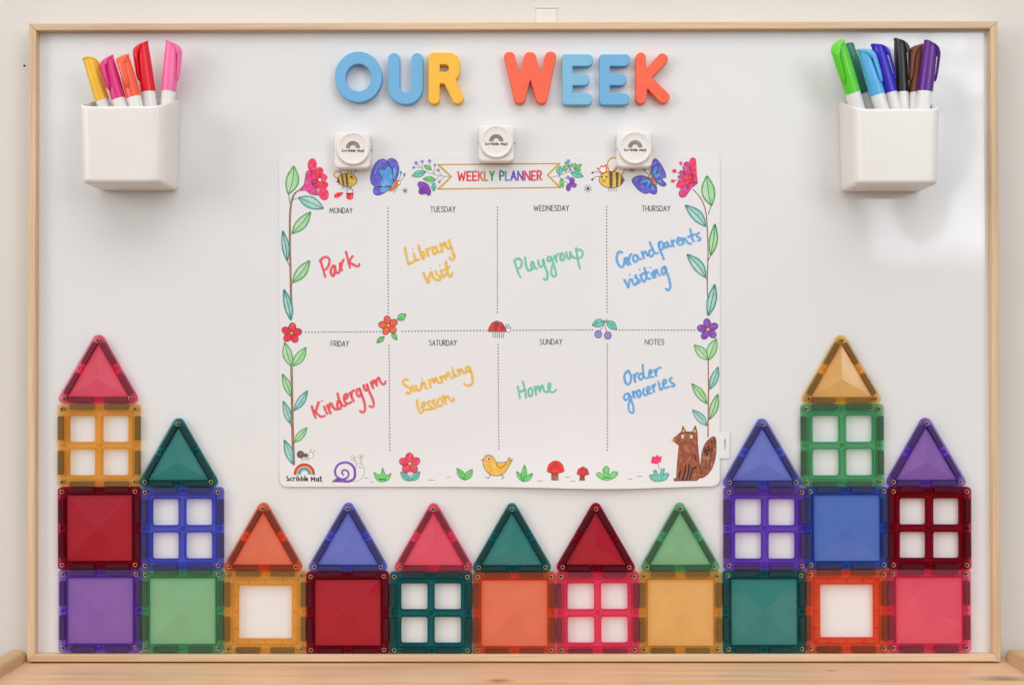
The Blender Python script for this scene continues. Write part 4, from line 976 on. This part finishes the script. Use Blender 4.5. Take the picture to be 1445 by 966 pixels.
# vine, lower left
a = Art('vine_drawing', vL)
st = [(121, 255), (124, 400), (127, 600), (133, 790)]
a.line(st, 14, 'stem', taper=(.8, 1.1)); a.line([(x-5, y) for x, y in st], 2.8, 'stem_line'); a.line([(x+5, y) for x, y in st], 2.4, 'stem_line')
for q in (((118, 420), (126, 440)), ((113, 567), (126, 592)), ((136, 497), (126, 510)), ((134, 672), (128, 682))): a.line(q, 3.4, 'stem_line', sm=False)
a.leaf((118, 255), (84, 128), 48, bow=-.1); a.leaf((129, 255), (200, 155), 48, bow=.15); a.leaf((118, 421), (72, 300), 38); a.leaf((136, 497), (208, 391), 38, 'teal'); a.leaf((113, 567), (76, 448), 36, 'teal'); a.leaf((134, 672), (205, 591), 36); a.leaf((128, 788), (82, 660), 42, 'teal'); a.done()
# vine, lower right
a = Art('vine_drawing', vK)
a.line([(669, 158), (671, 350), (669, 500), (668, 614)], 7, 'brown'); 
for q in (((680, 330), (671, 348)), ((660, 415), (670, 428)), ((678, 508), (671, 520)), ((662, 545), (669, 552))): a.line(q, 3, 'stem_line', sm=False)
a.leaf((664, 157), (587, 69), 52, bow=.2); a.leaf((673, 157), (718, 33), 54, bow=-.2); a.leaf((680, 330), (728, 199), 42, 'teal'); a.leaf((660, 415), (573, 299), 46); a.leaf((678, 508), (726, 361), 44); a.leaf((662, 545), (577, 454), 44, 'teal'); a.done()
# ant, logo, snail
a = Art('ant_drawing', vH)
a.oval((350, 250), 60, 62, 'bee_brown', 6); a.oval((440, 264), 34, 32, 'bee_brown', 6); a.oval((525, 263), 46, 46, 'paper', 6)
a.line([(525, 216), (523, 150)], 7, 'line'); a.line([(558, 228), (588, 182)], 7, 'line'); a.dot((505, 260), 8, 'line'); a.dot((545, 258), 8, 'line')
for i in range(7): a.line([(370+i*20, 302), (366+i*21, 352)], 6, 'grey')
a.done()
LOGO = [(11, [(122, 618), (118, 642), (150, 668), (150, 692), (120, 690)]), (9, [(203, 648), (178, 660), (178, 688), (205, 692)]), (9, [(228, 642), (230, 698)]), (8, [(230, 662), (245, 645), (258, 648)]), (9, [(282, 646), (282, 696)]), (9, [(281, 620), (281, 623)]),
        (9, [(306, 616), (310, 696)]), (9, [(310, 660), (335, 655), (338, 688), (312, 696)]), (9, [(366, 616), (369, 696)]), (9, [(369, 660), (394, 655), (397, 688), (371, 696)]), (10, [(421, 614), (423, 698)]), (9, [(442, 676), (470, 664), (460, 646), (440, 662), (445, 693), (475, 688)]),
        (10, [(536, 702), (537, 632), (561, 680), (587, 632), (592, 706)]), (9, [(648, 652), (622, 662), (622, 696), (645, 698), (655, 654), (660, 708)]), (10, [(690, 626), (693, 696), (714, 708)]), (8, [(674, 650), (710, 646)])]
def logo_text(a, f, k):
    for w_, s_ in LOGO: a.line([f(q) for q in s_], w_*k*1.7, 'black', n=3)
a = Art('rainbow_logo', vH)
for r, key, w_ in ((158, 'red', 36), (125, 't_yellow', 26), (104, 't_teal', 22), (82, 't_blue', 24)):
    a.line([(415-r*cos(pi*i/16), 584-r*1.02*sin(pi*i/16)) for i in range(17)], w_, key, sm=False)
for r in (178, 138, 112, 92, 64):
    a.line([(415-r*cos(pi*i/16), 584-r*1.02*sin(pi*i/16)) for i in range(17)], 6, 'line', sm=False)
logo_text(a, lambda q: q, 1.0); a.done()
a = Art('snail_drawing', vH)
a.line([(1240, 712), (1350, 692), (1420, 605), (1438, 500), (1402, 425), (1350, 402), (1305, 422), (1290, 500)], 6, 'grey'); a.line([(1300, 415), (1272, 345)], 7, 'line'); a.line([(1380, 405), (1380, 325)], 7, 'line')
a.oval((1250, 312), 42, 40, 'paper', 7); a.oval((1378, 288), 38, 36, 'paper', 7); a.dot((1252, 312), 17, 'gold_line'); a.dot((1378, 290), 17, 'gold_line'); a.line([(1340, 450), (1360, 475), (1390, 465)], 6, 'line')
a.blob([(885, 716), (960, 655), (1050, 692), (1100, 716)], 'purple', 7, 'line', sm=False)
sp = [(1075, 598), (1052, 552), (1080, 516), (1130, 520), (1166, 565), (1152, 630), (1090, 668), (1010, 656), (950, 600), (938, 520), (985, 430), (1070, 390), (1170, 395), (1250, 460), (1275, 560), (1262, 650), (1190, 702), (1090, 705)]
a.line(sp, 42, 't_violet', taper=(.7, 1.1)); a.line(sp, 22, 'purple', taper=(.6, 1)); a.done()
# the ground along the bottom
a = Art('ground_dashes', vI)
for q in (((608, 381), (630, 379)), ((645, 405), (665, 404)), ((1015, 392), (1052, 393)), ((1132, 376), (1155, 373))): a.line(q, 3.4, 'grey', sm=False)
a.v = vJ
for q in (((427, 318), (452, 318)), ((570, 300), (592, 299)), ((600, 320), (620, 320)), ((890, 308), (910, 308)), ((937, 295), (963, 295))): a.line(q, 2.8, 'grey', sm=False)
a.done()
a = Art('plant_drawing', vI); a.blob([(665, 342), (698, 360), (710, 358), (722, 312), (738, 358), (750, 362), (777, 350), (765, 385), (740, 402), (700, 402), (680, 385)], 'green', 3.4, 'green_line', sm=False); a.line([(700, 385), (740, 390)], 8, 'green_line'); a.done()
a = Art('flower_drawing', vI); a.line([(896, 330), (897, 400)], 3.4, 'line', sm=False); a.leaf((891, 398), (837, 341), 40, 'teal', solid=True, ow=3.4); a.leaf((902, 396), (960, 339), 40, 'teal', solid=True, ow=3.4); a.petals((895, 287), 66, 5, 'pink', 3.4, 'brown_dark', a0=-1.6, pr=.38); a.done()
a = Art('plant_drawing', vI); a.leaf((1243, 392), (1196, 317), 40, solid=True, ow=3.6); a.leaf((1243, 392), (1294, 324), 42, solid=True, ow=3.6); a.done()
a = Art('bird_drawing', vJ)
a.line([(187, 288), (178, 305), (162, 298)], 3, 'line', sm=False); a.line([(240, 287), (256, 299), (245, 311)], 3, 'line', sm=False); a.fill([(136, 213), (152, 207), (152, 219)], 'coralred')
a.blob([(151, 215), (163, 190), (185, 186), (205, 200), (218, 222), (268, 222), (278, 206), (286, 199), (290, 212), (300, 208), (287, 235), (250, 285), (195, 289), (165, 265), (152, 235)], 'chick', 2.8)
a.oval((179, 206), 12, 12, 'paper', 2.6); a.oval((180, 206), 7, 7, 'coralred'); a.dot((180, 206), 4, 'brown_dark'); a.line([(216, 224), (225, 245), (242, 251), (262, 236), (270, 222)], 2.8, 'line'); a.line([(278, 226), (290, 212)], 2.4, 'line'); a.done()
a = Art('plant_drawing', vJ)
for tip, w_ in (((321, 270), 24), ((363, 237), 28), ((404, 281), 26)): a.leaf((354, 321), tip, w_, solid=True, ow=2.6)
a.done()
for cp, stm, c in (([(477, 270), (483, 240), (500, 222), (520, 216), (541, 222), (557, 240), (564, 268), (540, 279), (500, 279)], [(500, 278), (533, 278), (534, 314), (500, 314)], (520, 220)),
                 ([(628, 282), (637, 258), (660, 246), (682, 258), (691, 282), (675, 289), (643, 289)], [(646, 288), (667, 288), (668, 315), (642, 315)], (660, 248))):
    a = Art('mushroom_drawing', vJ); a.blob(stm, 'brown', 2.8, 'brown_dark', sm=False); a.blob(cp, 'red', 2.8, 'brown_dark', sm=False)
    xs = [q[0] for q in cp]; yb_ = max(q[1] for q in cp)-3; w_ = (max(xs)-min(xs))
    for f in (-.28, -.1, .1, .28): a.line([(c[0]+f*w_*.35, c[1]+5), (c[0]+f*w_*.85, (c[1]+yb_)/2), (c[0]+f*w_, yb_)], 2.0, 'brown_dark')
    a.done()
a = Art('plant_drawing', vJ); a.blob([(728, 283), (745, 275), (765, 292), (762, 260), (778, 243), (794, 258), (791, 290), (815, 270), (837, 277), (825, 298), (795, 313), (765, 313), (740, 300)], 'green', 3, 'green_line'); a.line([(765, 300), (800, 303)], 5, 'green_line'); a.done()
a = Art('flower_drawing', vJ); a.line([(1049, 262), (1043, 228)], 2.4, 'line', sm=False)
a.blob([(998, 292), (1012, 284), (1026, 292), (1018, 268), (1031, 262), (1043, 287), (1050, 290), (1060, 258), (1075, 256), (1072, 286), (1090, 277), (1098, 286), (1085, 310), (1060, 320), (1025, 320), (1005, 308)], 'teal', 2.8, 'teal_line', sm=False)
a.blob([(1006, 226), (1015, 192), (1028, 198), (1040, 185), (1047, 197), (1061, 193), (1056, 220), (1035, 231)], 'pink', 2.8, 'magenta', sm=False); a.line([(1020, 222), (1050, 212)], 4, 'crimson'); a.done()
# the fox
a = Art('fox_drawing', vK)
a.blob([(628, 855), (624, 800), (634, 700), (662, 640), (709, 614), (716, 700), (700, 780), (668, 832)], 'brown', 3.6, 'brown_dark')
a.blob([(453, 630), (505, 588), (513, 575), (519, 548), (537, 583), (575, 583), (593, 547), (604, 590), (606, 650), (612, 720), (622, 800), (630, 850), (600, 872), (468, 874), (465, 862), (481, 856), (487, 760), (497, 664)], 'brown', 3.6, 'brown_dark', sm=False)
for (x, y) in ((500, 690), (520, 680), (545, 690), (570, 680), (590, 695), (510, 640), (560, 640), (585, 655)): a.line([(x, y), (x+6, y+60)], 7, 'brown_dark')
for (x, y) in ((640, 760), (660, 740), (680, 730), (650, 800), (675, 790), (695, 700)): a.line([(x, y), (x+14, y-70)], 5, 'brown_dark')
a.fill([(517, 585), (520, 560), (532, 583)], 'gold'); a.fill([(580, 583), (590, 562), (598, 588)], 'gold')
for q in ([(510, 770), (506, 810), (495, 860)], [(534, 775), (532, 820), (516, 868)], [(556, 775), (552, 825), (540, 866)], [(600, 788), (575, 808), (560, 862)]): a.line(q, 8, 'black')
for x, y in ((528, 722), (552, 732), (583, 718), (548, 712), (652, 680), (668, 670), (660, 695), (676, 690), (690, 640), (660, 715), (650, 700)): a.oval((x, y), 5, 9, 'black', n=10)
for x, y in ((516, 610), (568, 612)): a.oval((x, y), 11, 12, 'paper', 3, n=18); a.dot((x-4 if x < 540 else x-3, y), 4.5, 'black', n=10)
a.dot((459, 630), 8, 'gold', n=12); a.done()

# ------------------------------------------------------------------ clips with the rainbow logo
def clip(dx, dy, body, disc, label):
    x0_, y0_, x1_, y1_ = body
    CB, CD = .0140, .0165
    a0 = P(x0_, y1_, CB); a1 = P(x1_, y0_, CB); root = empty('magnetic_clip', ((a0.x+a1.x)/2, 0, a0.z))
    tag(root, label, 'clip', 'white magnetic clips holding the mat')
    bm = bmesh.new(); put(bm, shape([rrect(a0.x, a0.z, a1.x, a1.z, .0042, 7)], CB-.0014, .0020, 4, .0014)); child('clip_body', bm_mesh('clip_body', bm, m_clip, 60), root)
    c = P(*disc, CD); R = 23.3*PX; bm = bmesh.new()
    lathe(bm, [(R, .0135), (R, .0157), (R-.0005, .0163), (R-.0013, .0165), (R-.0022, .0163), (R-.0028, .0158), (R-.006, .01565), (.0004, .0156)], 56, 0, Matrix.Translation((c.x, 0, c.z)) @ TOFRONT)
    child('clip_cap', bm_mesh('clip_cap', bm, m_clip, 70), root)
    for sg in (-1, 1):
        bm = bmesh.new(); q = ((a0.x+a1.x)/2+sg*((a1.x-a0.x)/2-.0004), -.008, (a0.z+a1.z)/2+.001)
        lathe(bm, [(.0012, 0), (.0012, .0009), (.0008, .0012)], 14, 0, Matrix.Translation(q) @ Matrix.Rotation(radians(90)*sg, 4, 'Y'))
        child('hinge_pin', bm_mesh('hinge_pin', bm, m_steel), root)
    v = view(disc[0], disc[1], 13.8)
    a = Art('clip_logo', v, depth=lambda x, y: .01568, parent=root)
    for i, r in enumerate((134, 120, 106, 92, 78, 64)):
        a.line([(-2-r*cos(pi*k/16), -4-r*.98*sin(pi*k/16)) for k in range(17)], 8.5, 'line', sm=False)
    logo_text(a, lambda q: ((q[0]-414)*.724, 16+(q[1]-612)*.60), .66); a.done()
    return root
clip(0, 0, (471.8, 186.8, 522.6, 237.6), (498.2, 209.2), 'white square clip with a rainbow logo above the plain bee')
clip(0, 0, (675.3, 176.4, 725.6, 228.4), (700.4, 199.6), 'white square clip with a rainbow logo above the banner')
clip(0, 0, (870.6, 184.8, 920.4, 236.2), (896.4, 208.2), 'white square clip with a rainbow logo above the crowned bee')

# ------------------------------------------------------------------ pen holders
HD = .058
def holder(xl, xr, ytop_back, ytop_front, ybot, label, dip):
    """xl, xr: pixel sides at the board plane; heights in pixels at the board plane"""
    A = P(xl, ybot, 0); B = P(xr, ytop_back, 0); Wd = B.x-A.x; Hb = B.z-A.z; Hf = (P(xl, ytop_front, 0).z-A.z)
    root = empty('pen_holder', ((A.x+B.x)/2, 0, A.z)); tag(root, label, 'pen holder', 'white pen holders on the whiteboard')
    def loop(inset, taper, r):
        w_ = Wd/2-inset-taper; pts = fillet([(-w_, -.0006-inset, .002), (w_, -.0006-inset, .002), (w_, -HD+inset+taper, r), (-w_, -HD+inset+taper, r)], 8)
        return pts
    def rim(x, y):
        t_ = min(1, max(0, -y/HD)); e_ = abs(x)/(Wd/2)
        return Hb+(Hf-Hb)*t_**1.2 + (dip*(e_**2.2-.45) if t_ > .75 else dip*.55*t_)
    bm = bmesh.new(); rows = []
    r_o, r_i, th = .0100, .0080, .0021
    for f, ins in ((0.0, .0030), (.012, .0012), (.035, .0002), (.06, 0), (.35, 0), (.7, 0), (.965, 0), (.99, .0004)):
        lp = loop(ins, .0018*(1-f), r_o); rows.append([bm.verts.new((x, y, f*rim(x, y) if f > .3 else f*Hf)) for x, y in lp])
    for f, ins in ((1.0, .0011), (.985, th), (.6, th), (.06, th)):
        lp = loop(ins, .0018*(1-f), r_i if ins == th else r_o)
        rows.append([bm.verts.new((x, y, f*rim(x, y) if f > .3 else f*Hf)) for x, y in lp])
    n = len(rows[0])
    for a_, b_ in zip(rows, rows[1:]):
        for i in range(n): bm.faces.new((a_[i], a_[(i+1) % n], b_[(i+1) % n], b_[i]))
    bm.faces.new(rows[0][::-1]); bm.faces.new(rows[-1])
    link('cup', bm_mesh('cup', bm, m_white, 60), root)
    bm = bmesh.new(); put(bm, shape([rrect(-.018, .012, .018, .030, .002)], .0005, .0001, 1, .00005)); link('magnet_pad', bm_mesh('magnet_pad', bm, m_magnet), root)
    return root
HL = holder(138.5, 254.5, 142, 167.5, 269.5, 'white plastic pen holder holding yellow, pink, orange and red markers', .0022)
HR = holder(1183.5, 1301.0, 144, 171, 271.0, 'white plastic pen holder holding green, blue, black, brown and purple markers', .0022)

# ------------------------------------------------------------------ markers
PENC = {'yellow': (252, 192, 48), 'magenta': (222, 44, 128), 'orange': (255, 92, 58), 'red': (226, 0, 34), 'pink': (255, 112, 170),
        'green': (92, 210, 50), 'dark green': (44, 122, 96), 'light blue': (88, 176, 232), 'blue': (52, 40, 190), 'black': (32, 30, 31), 'brown': (116, 54, 32), 'purple': (90, 30, 134)}
def marker(c, top, jun, wpx, dtop, djun, phi, label):
    """axis from the top of the cap (pixel, depth) to where cap meets barrel; phi: clip direction, 0 = to the viewer, + = to the right"""
    A = P(*top, dtop); B = P(*jun, djun); ax = (A-B); L = ax.length; ax.normalize()
    R = wpx/2*PX*1.06
    fr = Vector((0, -1, 0)); fr = (fr-ax*fr.dot(ax)).normalized(); rt = fr.cross(ax); rt = rt if rt.x > 0 else -rt
    xd = fr*cos(phi)+rt*sin(phi); yd = ax.cross(xd)
    M = Matrix((xd, yd, ax)).transposed().to_4x4()
    root = empty('marker_pen', B-ax*.052); tag(root, label, 'marker', 'whiteboard markers in the pen holders')
    M = Matrix.Translation(ax*.052) @ M                    # local: z along the pen, x towards the clip, 0 at the cap's mouth
    mt = MATS.get('marker_'+c.replace(' ', '_')) or simple('marker_'+c.replace(' ', '_'), S(*PENC[c]), .30, .04, 80)
    bm = bmesh.new(); lathe(bm, [(R*.55, -.0518), (R*.80, -.0500), (R*.93, -.045), (R*.93, .012), (R*.5, .02)], 28, 0, M); link('barrel', bm_mesh('barrel', bm, m_barrel), root)
    # cap: tapering tube whose top is cut aslant, falling towards the clip
    bm = bmesh.new(); n = 32; rows = []
    for f, k in ((0, .97), (.012, 1.0), (.25, .99), (.5, .96), (.75, .905), (.9, .855), (.955, .84), (.965, .89), (.985, .91), (1.0, .88), (1.008, .76), (1.011, .5)):
        row = []
        for i in range(n):
            an = 2*pi*i/n; x, y = R*k*cos(an), R*k*sin(an)*.97
            sl = (x+R*.8)/(1.6*R); z = f*L - max(0, sl)**1.3*.0054*max(0, (f-.45)/.55)
            row.append(bm.verts.new(M @ Vector((x, y, z))))
        rows.append(row)
    for a_, b_ in zip(rows, rows[1:]):
        for i in range(n): bm.faces.new((a_[i], a_[(i+1) % n], b_[(i+1) % n], b_[i]))
    bm.faces.new(rows[0][::-1]); bm.faces.new(rows[-1]); cap = link('cap', bm_mesh('cap', bm, mt, 45), root)
    # clip: starts at the slanted lip, stands off and runs down two thirds of the cap
    bm = bmesh.new(); rows = []
    for (z, xo, w_, th, ti) in ((L-.0026, R*.30, .80, .0008, .0030), (L-.0042, R*.66, .78, .0010, .0034), (L-.0062, R*.92, .74, .0014, .0034), (L-.0092, R*1.10, .66, .0016, .0034), (L*.76, R*1.18, .55, .0015, .0036), (L*.71, R*1.20, .52, .0014, .0010),
                            (L*.52, R*1.22, .47, .0013, .0009), (L*.36, R*1.20, .40, .0012, .0009), (L*.26, R*1.15, .30, .0011, .0008), (L*.215, R*1.10, .15, .0008, .0006)):
        hw = R*w_; row = []
        for (u, v) in ((-1, -.2), (-.8, .55), (-.3, .95), (.3, .95), (.8, .55), (1, -.2), (.75, -.9), (-.75, -.9)):
            row.append(bm.verts.new(M @ Vector((xo+(th if v > 0 else ti)*v, hw*u, z))))
        rows.append(row)
    for a_, b_ in zip(rows, rows[1:]):
        for i in range(8): bm.faces.new((a_[i], a_[(i+1) % 8], b_[(i+1) % 8], b_[i]))
    bm.faces.new(rows[0]); bm.faces.new(rows[-1][::-1])
    for z0_ in (L*.30,):
        q = [bm.verts.new(M @ Vector((x, y, z))) for z in (z0_-.0012, z0_+.0012) for x, y in ((R*.93, -R*.15), (R*1.2, -R*.13), (R*1.2, R*.13), (R*.93, R*.15))]
        for f in ((0, 1, 5, 4), (1, 2, 6, 5), (2, 3, 7, 6), (3, 0, 4, 7), (3, 2, 1, 0), (4, 5, 6, 7)): bm.faces.new([q[i] for i in f])
    link('cap_clip', bm_mesh('cap_clip', bm, mt, 40), cap)
    return root
va = view(100, 45, 8.4); vb = view(1160, 45, 8.03)
D = radians
marker('yellow', va((208, 300)), va((372, 808)), 19.0, .034, .030, D(150), 'yellow capped marker leaning left in the left pen holder')
marker('magenta', va((425, 282)), va((566, 795)), 19.0, .038, .036, D(-38), 'magenta capped marker between the yellow and orange ones')
marker('orange', va((607, 264)), va((746, 778)), 19.4, .036, .036, D(-12), 'orange capped marker with its clip facing out')
marker('red', va((838, 112)), va((916, 716)), 19.6, .026, .026, D(-48), 'bright red capped marker, tallest of the left group')
marker('pink', va((1205, 104)), va((1158, 706)), 20.2, .020, .020, D(78), 'light pink capped marker leaning right, apart from the others')
marker('green', vb((175, 104)), vb((347, 690)), 20.8, .040, .034, D(-52), 'lime green capped marker at the left of its holder')
marker('dark green', vb((288, 142)), vb((487, 700)), 18.6, .016, .018, D(160), 'dark green capped marker half hidden behind the lime green one')
marker('light blue', vb((462, 176)), vb((628, 712)), 19.4, .038, .036, D(48), 'light blue capped marker with its clip on the right')
marker('blue', vb((622, 126)), vb((772, 694)), 19.0, .026, .028, D(75), 'deep blue capped marker between light blue and black')
marker('black', vb((882, 72)), vb((905, 690)), 18.2, .018, .022, D(62), 'black capped marker standing in the middle')
marker('brown', vb((1098, 126)), vb((1062, 694)), 18.4, .020, .022, D(-58), 'brown capped marker between black and purple')
marker('purple', vb((1236, 102)), vb((1166, 676)), 20.0, .036, .034, D(86), 'purple capped marker at the right with a gap behind its clip')
